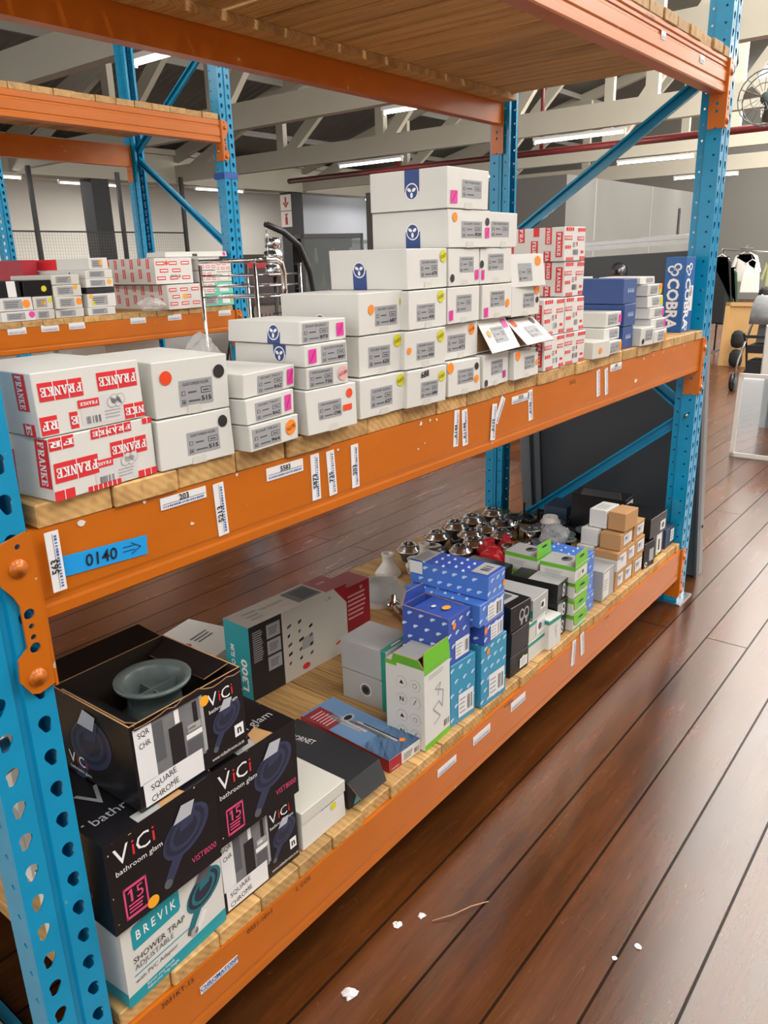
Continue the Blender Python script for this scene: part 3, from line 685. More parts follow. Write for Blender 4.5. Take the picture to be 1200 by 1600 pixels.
# ------------------------------------------------------------------ cartons
class Box:
    """a carton: x = middle of its front, y = its front, z = what it stands on"""
    def __init__(s, name, label, cat, group, x, y, z, yaw, w, d, h, m, jit=.0015, seed=0, pitch=0.0, open_top=False, inside=None):
        rd = random.Random(seed or int(abs(x*7919 + z*104729)*100))
        s.root = empty(name, (x, y, z), yaw, label, cat, group)
        if pitch: s.root.rotation_euler[0] = R(pitch)
        s.w, s.d, s.h = w, d, h; s.m = m
        j = lambda: rd.uniform(-jit, jit)
        jx = [[j()*.8 for k in (0, 1)] for q in (0, 1)]; jy = [[j()*.8 for k in (0, 1)] for q in (0, 1)]; ta, tb = j()*.5, j()*.5
        c = []
        for k in (0, 1):
            for yy in (0, 1):
                for xx in (0, 1):
                    c.append((-w/2 + xx*w + jx[xx][k], yy*d + jy[yy][k], (h - .0007 + ta*(xx - .5) + tb*(yy - .5)) if k else .0002))
        s.c = c
        s.mb = MB()
        if not open_top: s.mb.hexa(c, m)
        else:
            t = .003; ins = inside or KRAFTD
            i_ = [(x_ + (t if q % 2 == 0 else -t), y_ + (t if (q//2) % 2 == 0 else -t), z_ + (t if q < 4 else 0)) for q, (x_, y_, z_) in enumerate(c)]
            s.mb.add(c, [(0,2,3,1),(0,1,5,4),(2,6,7,3),(0,4,6,2),(1,3,7,5)], m)
            s.mb.add(i_, [(0,1,3,2),(0,4,5,1),(2,3,7,6),(0,2,6,4),(1,5,7,3)], ins)
            s.mb.add([c[4],c[5],c[7],c[6],i_[4],i_[5],i_[7],i_[6]], [(0,1,5,4),(1,2,6,5),(2,3,7,6),(3,0,4,7)], KRAFT)
        s.front = Face(c[0], c[1], c[4], c[5]); s.left = Face(c[2], c[0], c[6], c[4]); s.top = Face(c[4], c[5], c[6], c[7]); s.right = Face(c[1], c[3], c[5], c[7]); s.back = Face(c[3], c[2], c[7], c[6])
        s.parts = []
    def part(s, name, fn, label=None):
        b = MB(); fn(b); o = b.build(name, s.root)
        if label: o['label'] = label
        s.parts.append(o); return o
    def done(s, body='carton_body'):
        o = s.mb.build(body, s.root); bevel(o, .0012, 1, 60); return s.root

def product_label(bx, F, u0, v0, u1, v1, title, code='', style=0):
    """grey end label: title, tick boxes, size box, marker code"""
    def fn(b):
        rect(b, F, u0, v0, u1, v1, GREYL, .0005)
        U = lambda a: u0 + (u1-u0)*a; V = lambda a: v0 + (v1-v0)*a; lw = (u1-u0)*F.w; lh = (v1-v0)*F.h
        if title: word(b, F, title, U(.5), V(.85), lh*.17, INK, l=.0008, width=lw*.78)
        for k, yv in enumerate((.5, .16)):
            rect(b, F, U(.06), V(yv - .08), U(.17), V(yv + .09), INK, .0007); rect(b, F, U(.075), V(yv - .06), U(.155), V(yv + .07), GREYL, .0009)
            rect(b, F, U(.25), V(yv - .02), U(.25 + .25 + .1*k), V(yv + .05), INKG, .0008)
        if style == 0: ell(b, F, U(.115), V(.16), lh*.04, INK, .0011)
        rect(b, F, U(.64), V(.42), U(.94), V(.66), INK, .0007); rect(b, F, U(.655), V(.445), U(.925), V(.635), GREYL, .0009); rect(b, F, U(.7), V(.5), U(.88), V(.57), INKG, .0011)
        if code: word(b, F, code, U(.79), V(.22), lh*.26, INK, l=.0011, bold=.02, width=lw*.3)
    bx.part('product_label', fn)
def sticker(bx, F, u, v, r, m, st='', kind='round', rot=0.0, w=None, label=None):
    def fn(b):
        if kind == 'round':
            ell(b, F, u, v, r, m, .0012, seg=20)
            if st: word(b, F, st, u, v, r*.75, INK, l=.0016, rot=rot + 14, width=min(r*1.7, r*.45*len(st)))
        else:
            ww = (w or r*1.3)/F.w; hh = r/F.h
            poly(b, F, [(u - ww/2, v - hh), (u + ww/2, v - hh*.92), (u + ww/2, v + hh), (u - ww/2, v + hh*.95)], m, .0012)
            if kind == 'slash': poly(b, F, [(u - ww*.32, v - hh*.7), (u - ww*.26, v - hh*.7), (u + ww*.36, v + hh*.75), (u + ww*.3, v + hh*.75)], INK, .0016)
            if st: word(b, F, st, u, v, r*.7, INK, l=.0016, width=ww*F.w*.8)
    bx.part('sticker', fn, label)
def roundel(b, F, u, v, r, up=True, m=NAVY):
    """navy tab with a three-leaf roundel"""
    hw = r*1.25
    if up: rect(b, F, u - hw/F.w, 0.0, u + hw/F.w, v, m)
    else: rect(b, F, u - hw/F.w, v, u + hw/F.w, 1.0, m)
    ell(b, F, u, v, r*1.12, WPRINT, L2); ell(b, F, u, v, r*.95, m, L3)
    for a in (90, 210, 330):
        a += 180
        ell(b, F, u + r*.45*math.cos(R(a))/F.w, v + r*.45*math.sin(R(a))/F.h, r*.36, WPRINT, .0017, asp=.62, rot=a - 90, seg=12)
def tuck(bx):
    """tuck-in tab at the foot of the end face"""
    F = bx.front; poly(bx.mb, F, [(.40,.0),(.60,.0),(.58,.16),(.42,.16)], CARD2, .0009)

ZT = ZMI + PT + .001
WG = 'white cartons on the middle shelf'
SD = 'SOAP DISH'
YE = dict(m=YEST, s='GUEST')
def white(label, x, y, z, yaw, w, d, h, lab=None, stk=(), logo=None, m=CARD, name='carton', tab=True, pen=None, group=WG, pitch=0):
    bx = Box(name, label, 'cardboard box', group, x, y, z, yaw, w, d, h, m, jit=.002, pitch=pitch)
    if tab: tuck(bx)
    if lab: product_label(bx, bx.front, *lab)
    for q in stk: sticker(bx, bx.front, **q)
    if logo: roundel(bx.mb, bx.left, logo[0], logo[1], logo[2], logo[3])
    if pen: 
        bx.part('marker_writing', lambda b: word(b, bx.front, pen[0], pen[1], pen[2], pen[3], INK, bold=.03, rot=6))
    bx.done(); return bx
def st(u, v, r, m, s='', k='round', w=None, label=None): return dict(u=u, v=v, r=r, m=m, st=s, kind=k, w=w, label=label)
OL = 'orange round sticker'; BL_ = 'black round sticker'; PL = 'pink rectangular sticker'; YL = 'yellow round sticker'

# red-and-white patterned pair at the near end
def red_blocks(b, F, blocks, rot, hgt_frac=.5, word_=True):
    for u0, v0, u1, v1, stx in blocks:
        rect(b, F, u0, v0, u1, v1, RED)
        if rot in (0, 180):
            n = max(1, round((u1-u0)*F.w/((v1-v0)*F.h)/1.05)); 
            for k in range(1, n): u = u0 + (u1-u0)*k/n; rect(b, F, u - .0006/F.w, v0, u + .0006/F.w, v1, WPRINT, L2)
            if stx: slab(b, F, stx, (u0+u1)/2, (v0+v1)/2, (v1-v0)*F.h*.5, WPRINT, rot, L3, sx=((u1-u0)*F.w*.95)/((v1-v0)*F.h*.5*(.92*len(stx)-.08)))
        else:
            if stx: slab(b, F, stx, (u0+u1)/2, (v0+v1)/2, (u1-u0)*F.w*.5, WPRINT, rot, L3, sx=((v1-v0)*F.h*.92)/((u1-u0)*F.w*.5*(.92*len(stx)-.08)))
def big_red(label, x, y, z, yaw, w, d, h, blocks, lefts):
    bx = Box('carton', label, 'cardboard box', 'large red and white patterned cartons', x, y, z, yaw, w, d, h, CARD, jit=.0025)
    red_blocks(bx.mb, bx.front, blocks, 180); red_blocks(bx.mb, bx.left, lefts, 270)
    red_blocks(bx.mb, bx.top, [(.1,.2,.5,.36,''),(.62,.5,.95,.66,'')], 180) if False else None
    def lab(b):
        F = bx.front; rect(b, F, .38, .05, .80, .50, mat('glossy clear label', srgb('#d3d0cf'), .35, var=.02), .0004)
        barcode(b, F, .42, .08, .56, .2, INKG, .0008, 12, int(z*1000)); lines(b, F, .6, .1, .78, .26, 3, INKL, .0008)
        rect(b, F, .36, .35, .56, .48, RED, .0008); slab(b, F, 'FRANKE', .46, .415, F.h*.055, WPRINT, 180, .0012, sx=1.1)
        for k in range(4): ell(b, F, .68 + .03*k, .36 + .04*(k % 2), .008, INKL, .0008, seg=10); ell(b, F, .68 + .03*k, .36 + .04*(k % 2), .0068, mat('glossy clear label', (.6,.6,.6)), .001, seg=10)
    bx.part('product_label', lab); bx.done(); return bx
big_red('red blocked white carton, lower of the large pair at the near end', .106, -.008, ZT, 5, .172, .215, .0855,
    [(.0,.80,.22,1,'FR'),(.38,.84,.78,1,'FRANKE'),(.9,.9,1,1,''),(.02,.28,.42,.60,'FRANKE'),(.55,.44,.92,.72,'FRANKE'),(.80,.0,1,.12,''),(.0,.0,.18,.16,''),(.3,.0,.62,.09,'')], [(.86,.20,.99,.98,'FRANKE'),(.45,.02,.62,.75,'FRANKE'),(.2,.5,.32,1,'')])
big_red('red blocked white carton, upper of the large pair at the near end', .1, -.004, ZT + .0865, 3, .167, .205, .0845,
    [(.04,.55,.43,.84,'FRANKE'),(.57,.57,.96,.87,'FRANKE'),(.79,.03,1.0,.28,'NKE'),(.01,.03,.16,.32,'RF'),(.27,.05,.345,.32,'E')], [(.80,.40,.93,.98,'FRANKE'),(.82,.0,.95,.2,'E'),(.2,.02,.36,.55,'')])
GT = 'GLASS TUMBLER HOLDER'
white('large white carton with one black dot, under its twin beside the red and white pair', .268, -.006, ZT, -2, .140, .20, .077, (.36,.20,.80,.66,GT,'515'), [st(.87,.76,.0095,BKST,label=BL_)])
white('large white carton with an orange dot and a black dot, on top of its twin', .270, -.002, ZT + .078, -4, .136, .19, .085, (.32,.15,.77,.62,GT,'515'), [st(.16,.71,.0105,RDST,label=OL), st(.87,.70,.0105,BKST,label=BL_)])
white('flat white soap tray carton with a large orange dot, lowest of its stack of three', .419, -.022, ZT, 6, .126, .15, .0445, (.05,.10,.62,.85,'SOAP TRAY','964'), [st(.83,.55,.0135,ORST,'ALLURE',label=OL)], tab=False)
white('white soap tray carton with a burst end, middle of its stack of three', .417, -.018, ZT + .0455, 7, .124, .14, .042, (.18,.08,.72,.80,'SOAP TRAY','RAZ'), [st(.86,.5,.0135,PIST,k='slash',w=.017,label=PL)], tab=False)
white('crumpled white soap tray carton with a pink sticker, top of its stack of three', .424, -.012, ZT + .0885, 8, .138, .15, .040, (.26,.06,.76,.82,'SOAP TRAY','RAZ'), [st(.90,.5,.0135,PIST,k='slash',w=.017,label=PL)], tab=False)
SB = 'SOAP HOLDER BASKET'
white('white soap holder carton with a red dot and a red tag', .566, -.022, ZT, -1, .134, .18, .080, (.22,.30,.68,.70,SB,'C98'), [st(.85,.78,.0085,RDST,label='red round sticker'), st(.80,.46,.0055,RDST,k='rect',w=.024,label='red rectangular sticker')])
white('thin white carton with a pale pink dot reading SATURN, second in the stack with logos', .560, -.020, ZT + .081, -2, .108, .17, .0385, (.06,.08,.62,.88,SB,'735'), [st(.86,.52,.0135,PPST,'SATURN',label='pale pink round sticker')], tab=False)
white('thin white carton with a pink sticker left of its grey label', .562, -.018, ZT + .1205, 0, .112, .18, .038, (.38,.08,.97,.88,'6LH SOAP HOLDER','8887'), [st(.17,.48,.0125,PIST,k='slash',w=.020,label=PL)], (.66,.55,.0125,False), tab=False)
white('thin white soap basket carton, top of the stack above the SATURN one', .566, -.008, ZT + .1595, 1, .126, .18, .039, (.06,.06,.62,.90,'SOAP BASKET','873'), [st(.86,.48,.0125,PIST,k='slash',w=.020,label=PL)], (.66,.52,.0125,True), tab=False)
# columns of soap dish cartons; row pitch .079
row = lambda k: ZT + .0792*k
white('white soap dish carton with a yellow dot, bottom of the first tall column', .738, -.006, row(0), 0, .148, .195, .0775, (.22,.22,.68,.72,SD,'627'), [st(.86,.80,.0125,**YE, label=YL)])
white('white soap dish carton with a yellow dot, middle of the first tall column', .746, .002, row(1), -3, .134, .19, .0775, (.20,.20,.68,.72,SD,'625'), [st(.85,.80,.0125,**YE, label=YL)])
white('white carton with an orange and a yellow dot, top of the first tall column', .758, .006, row(2), 2, .160, .20, .079, (.32,.18,.78,.66,SD,'687'), [st(.24,.60,.0095,ORST,label=OL), st(.91,.74,.0128,**YE, label=YL)], (.52,.30,.0145,True))
white('white soap dish carton marked 688 by hand, bottom of the second tall column', .868, -.02, row(0), -4, .130, .19, .0775, (.34,.20,.78,.64,SD,'688'), [st(.87,.72,.0115,**YE, label=YL)], pen=('688', .43, .86, .018))
white('white carton with a small orange half dot and a yellow dot', .870, -.016, row(1), -3, .136, .19, .0775, (.28,.22,.72,.66,SD,'430'), [st(.10,.50,.007,ORST,label=OL), st(.87,.78,.0125,**YE, label=YL)])
white('white soap dish carton with only a yellow dot, second tall column, third row', .884, -.014, row(2), 1, .138, .19, .0775, (.20,.20,.68,.64,SD,'430'), [st(.84,.80,.0125,**YE, label=YL)])
white('white carton with a yellow dot, top of the second tall column', .893, -.008, row(3), 1, .146, .205, .080, (.32,.28,.76,.72,SD,'675'), [st(.90,.80,.0125,**YE, label=YL)], (.40,.50,.0145,True))
white('white carton with two orange dots, bottom of the third column', 1.026, -.012, row(0), -2, .126, .19, .0765, (.28,.32,.78,.74,SD,'676'), [st(.06,.84,.0125,ORST,label=OL), st(.88,.76,.0085,BKST,label=BL_), st(.87,.38,.009,ORST,label=OL)])
white('white soap dish carton with one large orange dot, third column, second row', 1.038, .004, row(1), -1, .132, .19, .0775, (.08,.22,.62,.70,SD,'671'), [st(.80,.80,.0125,ORST,'ALLURE',label=OL)])
white('white carton with a pink sticker low left, third column, third row', 1.032, -.006, row(2), 1, .132, .19, .0775, (.26,.30,.74,.78,'6LH SOAP DISH',''), [st(.09,.24,.011,PIST,k='slash',w=.016,label=PL)])
white('white carton, black dot low left, pink sticker low right, third column, fourth row', 1.036, -.004, row(3), 2, .130, .19, .078, (.34,.36,.80,.78,'6LH SOAP DISH',''), [st(.10,.22,.0085,BKST,label=BL_), st(.90,.28,.011,PIST,k='slash',w=.016,label=PL)])
white('white carton with a magenta tag, bottom of the fourth column', 1.172, -.010, row(0), 4, .134, .19, .0765, (.30,.34,.76,.78,'8888',''), [st(.10,.14,.0085,BKST,label=BL_), st(.82,.28,.009,mat('magenta sticker', srgb('#b0307f'), .5),k='rect',w=.016,label='magenta sticker')])
white('white soap dish carton with a pink and an orange sticker, fourth column, third row', 1.176, -.006, row(2), 0, .136, .19, .0775, (.26,.34,.74,.80,'8888',''), [st(.12,.20,.011,PIST,k='slash',w=.018,label=PL), st(.84,.42,.0095,ORST,label=OL)])
white('white carton with a black and a pink sticker on its left edge', 1.174, -.004, row(3), -1, .136, .19, .078, (.24,.38,.74,.84,'6LH SOAP DISH',''), [st(.04,.56,.0085,BKST,label=BL_), st(.08,.26,.011,PIST,k='slash',w=.012,label=PL)])
white('white carton with orange dots and a black corner dot, bottom row', 1.315, -.014, row(0), 2, .136, .19, .070, (.42,.30,.84,.76,'8888',''), [st(.14,.86,.0125,ORST,label=OL), st(.94,.48,.008,ORST,label=OL), st(.93,.93,.006,BKST,label=BL_)])
white('white carton with an orange and a black dot along its right edge', 1.320, -.004, row(2) - .005, -2, .136, .19, .076, (.40,.26,.80,.72,'8888',''), [st(.88,.82,.0125,ORST,label=OL), st(.90,.48,.0075,BKST,label=BL_)])
# big cartons on the fourth row
white('large white carton with a navy logo tab, second from the top of the tallest stack', 1.052, -.008, row(4), 0, .168, .205, .0785, (.30,.26,.80,.70,SD,'828'), [st(.15,.80,.0095,ORST,label=OL), st(.93,.70,.0085,BKST,label=BL_), st(.93,.40,.0115,PIST,k='slash',w=.018,label=PL)], (.55,.46,.0155,True))
white('large white carton with an upside-down navy logo, topmost of all', 1.044, -.008, row(5) - .0004, 0, .162, .205, .081, (.34,.28,.82,.72,'7091 SOAP DISH',''), [st(.15,.28,.013,PIST,k='slash',w=.026,label=PL)], (.56,.46,.0155,False))
white('white carton with a smudged grey label beside the second highest box', 1.200, -.006, row(4), -1, .126, .19, .0765, (.08,.30,.70,.74,'7LH SOAP DISH',''), [])
# burst cartons whose end flaps hang out
def burst(label, x, y, z, yaw, w, d, h, ang, lab, stk, slant=0.0, jit=.003):
    bx = Box('carton', label, 'cardboard box', WG, x, y, z, yaw, w, d, h, CARD2, jit=jit)
    # hanging flap hinged on the top front edge
    a = R(ang); L = h*1.08; t = .0016
    f = empty  # (flap is one mesh part)
    p0 = Vector((-w/2, -.0015, h - .001)); dirv = Vector((slant, -math.sin(a), -math.cos(a)))
    q0 = p0 + dirv*L; 
    F = Face(tuple(q0), tuple(q0 + Vector((w*1.02, 0, .002))), tuple(p0), tuple(p0 + Vector((w, 0, 0))))
    b = MB(); A = [F.p(0,0), F.p(1,0), F.p(1,1), F.p(0,1)]; B_ = [F.p(0,0,-t), F.p(1,0,-t), F.p(1,1,-t), F.p(0,1,-t)]
    b.add(A + B_, [(0,1,2,3),(7,6,5,4),(0,4,5,1),(1,5,6,2),(2,6,7,3),(3,7,4,0)], CARD)
    b.build('end_flap', bx.root)
    product_label(bx, F, *lab)
    for q in stk: sticker(bx, F, **q)
    rect(bx.mb, bx.front, .04, .05, .96, .9, KRAFTD, .0003)
    bx.done(); return bx
burst('burst white carton whose hanging flap has a pink sticker at its top', 1.176, .012, row(1), 2, .138, .18, .0775, 28, (.30,.26,.74,.74,SD,''), [st(.86,.80,.012,PIST,k='slash',w=.024,label=PL), st(.18,.56,.0095,ORST,label=OL)], .12)
burst('burst white carton whose hanging flap bears a black ring stamp', 1.322, .016, row(1) - .006, 0, .140, .18, .074, 42, (.36,.22,.78,.66,'',''), [st(.15,.82,.011,RDST,label=OL), st(.84,.84,.010,BKST,label='black ring stamp'), st(.84,.84,.0075,PAPER)], .25)
burst('skewed white carton with a drooping end and one orange dot, top of the fifth column', 1.322, .0, row(3) - .008, -10, .130, .18, .072, 8, (.22,.16,.62,.72,'',''), [st(.82,.78,.012,ORST,label=OL)], -.02, jit=.006)

# small red and white patterned cartons
def small_red(label, x, y, z, w, d, h, seed, side=True):
    bx = Box('carton', label, 'cardboard box', 'small red and white patterned cartons', x, y, z, random.Random(seed).uniform(-2, 2), w, d, h, CARD, jit=.002)
    F = bx.front; k = (seed % 3)*.04
    red_blocks(bx.mb, F, [(.05,.88,.42,.99,''),(.62,.86,.98,.97,''),(.0,.62,.36,.74,'FRANKE'),(.56+k,.60,.94,.72,'FRANKE'),(.04,.36,.30,.46,''),(.74,.02,.98,.13,''),(.1,.02,.44,.11,'')], 0)
    barcode(bx.mb, F, .40, .18, .66, .34, INKG, L2, 9, seed); lines(bx.mb, F, .38, .40, .52, .56, 3, INKG); rect(bx.mb, F, .56, .44, .62, .56, RED); rect(bx.mb, F, .78, .22, .92, .30, RED)
    red_blocks(bx.mb, bx.left, [(.03,.1,.14,.62,'FRANKE'),(.22,.58,.33,1,'FRA'),(.2,.0,.31,.22,'KE'),(.44,.05,.56,.62,'FRANKE'),(.48,.74,.58,1,''),(.68,.5,.79,1,'FRANKE'),(.66,.0,.78,.3,'FRA'),(.86,.12,.97,.86,'FRANKE')], 270)
    bx.done(); return bx
for i, (lab, x, y, z, h) in enumerate((
    ('small red and white patterned carton, bottom left of the block of four', 1.487, -.006, ZT, .0905), ('small red and white patterned carton, bottom right of the block of four', 1.619, -.002, ZT, .0895),
    ('small red and white patterned carton, upper left of the block of four', 1.485, .0, ZT + .0915, .0945), ('small red and white patterned carton, upper right of the block of four', 1.620, .004, ZT + .0905, .0945),
    ('red and white patterned carton, second from the top of its pile', 1.612, .006, ZT + .187, .092))):
    small_red(lab, x, y, z, .126, .18, h, 20 + i)
bx = small_red('red and white patterned carton with a crushed corner, on top of its pile', 1.602, .004, ZT + .280, .120, .18, .088, 31)

# right-hand end of the middle shelf
def navy_lid(label, x, y, z, w, d, h, white_top=False):
    bx = Box('carton', label, 'cardboard box', 'navy cartons on the middle shelf', x, y, z, 0, w, d, h, BLUEN, jit=.0015)
    F = bx.front
    for k in range(3): ell(bx.mb, F, .38 + .17*k, .52, .0085, PALEB, L1, asp=.75, seg=12); ell(bx.mb, F, .38 + .17*k, .56, .0045, BLUEN, L2, asp=.7, seg=10); ell(bx.mb, F, .38 + .17*k, .44, .003, BLUEN, L2, seg=8)
    bx.mb.box(-w/2 - .0015, w/2 + .0015, -.0015, d + .0015, h - .034, h + .0005, BLUEN) if white_top else None
    if white_top: 
        for k in range(3): ell(bx.mb, Face((-w/2 - .0015, -.0015, h - .034), (w/2 + .0015, -.0015, h - .034), (-w/2 - .0015, -.0015, h)), .38 + .17*k, .1, .006, PALEB, L1, asp=.75, seg=12)
    bx.done(); return bx
navy_lid('navy carton with three ring marks, bottom of three, mostly hidden by small white cartons', 2.048, .014, ZT, .086, .17, .070)
navy_lid('navy carton with three ring marks, middle of the stack of three', 2.050, .012, ZT + .071, .094, .18, .069)
navy_lid('navy carton with a lid and three ring marks, top of the stack of three', 2.055, .018, ZT + .141, .110, .19, .078)
bx = Box('carton', 'long white carton lying behind the top navy carton', 'cardboard box', None, 2.10, .225, ZT, 0, .26, .11, .222, CARD); bx.done()
SM = 'small white cartons at the far end of the middle shelf'
white('small burst white carton with an orange flash, beside the red patterned block', 1.765, -.020, ZT, -6, .098, .12, .050, None, [st(.45,.45,.009,ORST,label=OL)], tab=False, group=SM, m=CARD2)
white('small white carton with an orange tag on its right edge, beside the burst one', 1.885, -.012, ZT, 3, .118, .14, .039, (.2,.1,.8,.9,'',''), [st(.93,.5,.014,ORST,k='rect',w=.02,label='orange tag')], tab=False, group=SM)
white('small white carton with a curled end, middle of the pile before the navy cartons', 1.905, .010, ZT + .040, -1, .112, .15, .037, (.35,.15,.9,.85,'',''), [], tab=False, group=SM)
white('small pink tagged white carton on top before the navy cartons', 1.930, .016, ZT + .078, -1, .112, .15, .045, (.15,.15,.75,.85,'',''), [st(.92,.5,.013,PIST,k='rect',w=.02,label=PL)], tab=False, group=SM)
white('small tilted white carton with a black dot beside the navy stack', 2.150, -.014, ZT, -6, .092, .12, .060, (.35,.25,.9,.85,'',''), [st(.2,.25,.009,BKST,label=BL_)], tab=False, group=SM)
white('small white carton with an orange tag, bottom of the last stack', 2.262, -.018, ZT, 0, .112, .14, .042, (.3,.15,.78,.9,'',''), [st(.93,.4,.014,ORST,k='rect',w=.02,label='orange tag')], tab=False, group=SM)
white('small white carton with a leaf stamp and pink tag, second in the last stack', 2.258, -.008, ZT + .043, -3, .118, .16, .038, (.35,.15,.85,.85,'',''), [st(.95,.5,.013,PIST,k='rect',w=.016,label=PL)], (.5,.5,.011,False), tab=False, group=SM)
white('small white carton with a grey label and pink tag, third in the last stack', 2.252, -.002, ZT + .082, -2, .120, .16, .036, (.35,.15,.85,.85,'',''), [st(.95,.5,.013,PIST,k='rect',w=.016,label=PL)], tab=False, group=SM)
white('small white carton with a single yellow tag, fourth in the last stack', 2.250, .004, ZT + .119, -4, .118, .16, .037, (.3,.15,.75,.85,'',''), [st(.9,.5,.013,YEST,k='rect',w=.02,label='yellow tag')], tab=False, group=SM)
white('small white carton with orange and yellow tags, fifth in the last stack', 2.245, .008, ZT + .157, -2, .120, .16, .037, (.2,.15,.7,.85,'',''), [st(.9,.75,.008,ORST,k='rect',w=.026,label='orange tag'), st(.92,.35,.009,YEST,k='rect',w=.022,label='yellow tag')], tab=False, group=SM)
white('small white carton with a striped end label, top of the last stack', 2.232, .030, ZT + .195, -3, .118, .15, .024, (.4,.15,.9,.85,'',''), [], tab=False, group=SM)
# blue tube carton standing on end
bx = Box('carton', 'tall blue carton with white lettering standing on end by the right upright', 'cardboard box', None, 2.672, .03, ZT, -4, .090, .080, .278, mat('bright blue carton', srgb('#1f5fa6'), .35, var=.05), jit=.0015)
for F, u in ((bx.left, .46), (bx.front, .35)):
    word(bx.mb, F, 'COBRA', u, .38, .062, WPRINT, rot=270, bold=.035, width=.19)
    for du, dv in ((-.14, .84), (.16, .87), (.02, .80)):
        ell(bx.mb, F, u + du, dv, .014, WPRINT, L1, asp=1.15, seg=14); ell(bx.mb, F, u + du, dv, .0075, mat('bright blue carton', (.1,.2,.5)), L2, asp=1.15, seg=12)
ell(bx.mb, bx.front, .45, .06, .012, WPRINT, L1); ell(bx.mb, bx.front, .45, .06, .007, mat('bright blue carton', (.1,.2,.5)), L2)
bx.part('product_label', lambda b: (rect(b, bx.front, .46, .28, .92, .62, PAPER, .0016), barcode(b, bx.front, .62, .48, .76, .60, INKG, .002, 8), lines(b, bx.front, .55, .31, .62, .58, 2, INKG, .002)), 'white barcode label')
bx.done()
# clear bag of fittings behind the tumbler holder cartons
def bag(name, label, cat, x, y, z, rx_, ry_, h, m, seed, parts=()):
    t = empty(name, (x, y, z), 0, label, cat)
    bm = bmesh.new(); bmesh.ops.create_icosphere(bm, subdivisions=4, radius=1); rd = random.Random(seed)
    from mathutils import noise
    for v in bm.verts:
        p = v.co.copy(); n_ = noise.noise(p*1.6 + Vector((seed, 0, 0)))*.25 + abs(noise.noise(p*3.2 + Vector((0, seed, 0))))*.18
        p *= 1 + n_; zz = (p.z*.5 + .5); v.co = Vector((p.x*rx_, p.y*ry_, max(0.001, zz*h)))
    me = bpy.data.meshes.new('film'); bm.to_mesh(me); bm.free(); me.materials.append(m)
    for p in me.polygons: p.use_smooth = rd.random() < .6
    o = bpy.data.objects.new('film', me); COL.objects.link(o); o.parent = t
    for nm, fn in parts:
        b = MB(); fn(b); b.build(nm, t)
    return t
bag('plastic_bag', 'clear plastic bag of white fittings behind the large white cartons', 'plastic bag', .578, .36, ZT, .060, .050, .150, CLEAR, 3,
    [('fitting', lambda b: b.lathe([(.022,0),(.025,.02),(.022,.10),(.0,.11)], -.03, 0, .003, PLAS_W, 14)), ('fitting', lambda b: b.lathe([(.02,0),(.022,.02),(.02,.09),(.0,.1)], .035, .01, .003, PLAS_W, 14))])

# ------------------------------------------------------------------ bottom shelf
ZB = ZLO + PT + .001
TRAPB = mat('printed trap picture', srgb('#353b55'), .3, var=.15, scale=8)
TRAPD = mat('printed trap shade', srgb('#272b3d'), .3, var=.1)
TRAPL = mat('printed grate picture', srgb('#b7bac2'), .3, var=.1)
TEALD = mat('printed teal trap picture', srgb('#1c6f79'), .35, var=.15, scale=8)
PINKP = mat('pink print', srgb('#d94a78'), .4)
def trap_picture(b, F, u, v, s, m=TRAPB, g=TRAPL, l=L1):
    """printed picture of a shower trap: grate, dished flange, outlet pipe"""
    poly(b, F, [(u - .62*s/F.w, v - .80*s/F.h), (u - .46*s/F.w, v - .92*s/F.h), (u - .02*s/F.w, v - .30*s/F.h), (u - .24*s/F.w, v - .18*s/F.h)], m, l)
    ell(b, F, u - .54*s/F.w, v - .87*s/F.h, .10*s, INKG, l + .0003, asp=1, seg=12)
    ell(b, F, u, v, s*.42, m, l + .0002, asp=1.45, rot=28, seg=24)
    for k, q in enumerate((.36, .29, .22)): ell(b, F, u - .02*s/F.w, v + .02*s/F.h, s*q, TRAPD if k % 2 == 0 else m, l + .0004 + .0002*k, asp=1.45, rot=28, seg=22)
    poly(b, F, [(u - .16*s/F.w, v + .05*s/F.h), (u + .16*s/F.w, v + .12*s/F.h), (u + .30*s/F.w, v + .50*s/F.h), (u - .1*s/F.w, v + .42*s/F.h)], m, l + .0011)
    poly(b, F, [(u - .28*s/F.w, v + .30*s/F.h), (u + .14*s/F.w, v + .30*s/F.h), (u + .26*s/F.w, v + .58*s/F.h), (u - .06*s/F.w, v + .62*s/F.h)], g, l + .0014)
def v_logo(b, F, u, v, s):
    word(b, F, 'V', u - .36*s/F.w, v, s*.55, WPRINT); word(b, F, 'i', u - .10*s/F.w, v, s*.5, RED); word(b, F, 'C', u + .12*s/F.w, v, s*.5, WPRINT); word(b, F, 'i', u + .36*s/F.w, v, s*.5, RED)
    word(b, F, 'bathroom glam', u, v - .36*s/F.h, s*.17, WPRINT, width=s*1.05)
def scuffs(b, F, seed, n=5):
    rd = random.Random(seed)
    for k in range(n):
        u = rd.choice((rd.uniform(0, .03), rd.uniform(.97, 1), rd.random())); v = rd.uniform(.94, 1.0) if .05 < u < .95 else rd.random()
        du, dv = rd.uniform(.005, .03), rd.uniform(.004, .02)
        poly(b, F, [(u, v), (min(1, u + du), v), (min(1, u + du*.7), min(1, v + dv)), (u, min(1, v + dv*.8))], mat('torn board edge', srgb('#b9a88c'), .7), .0016)
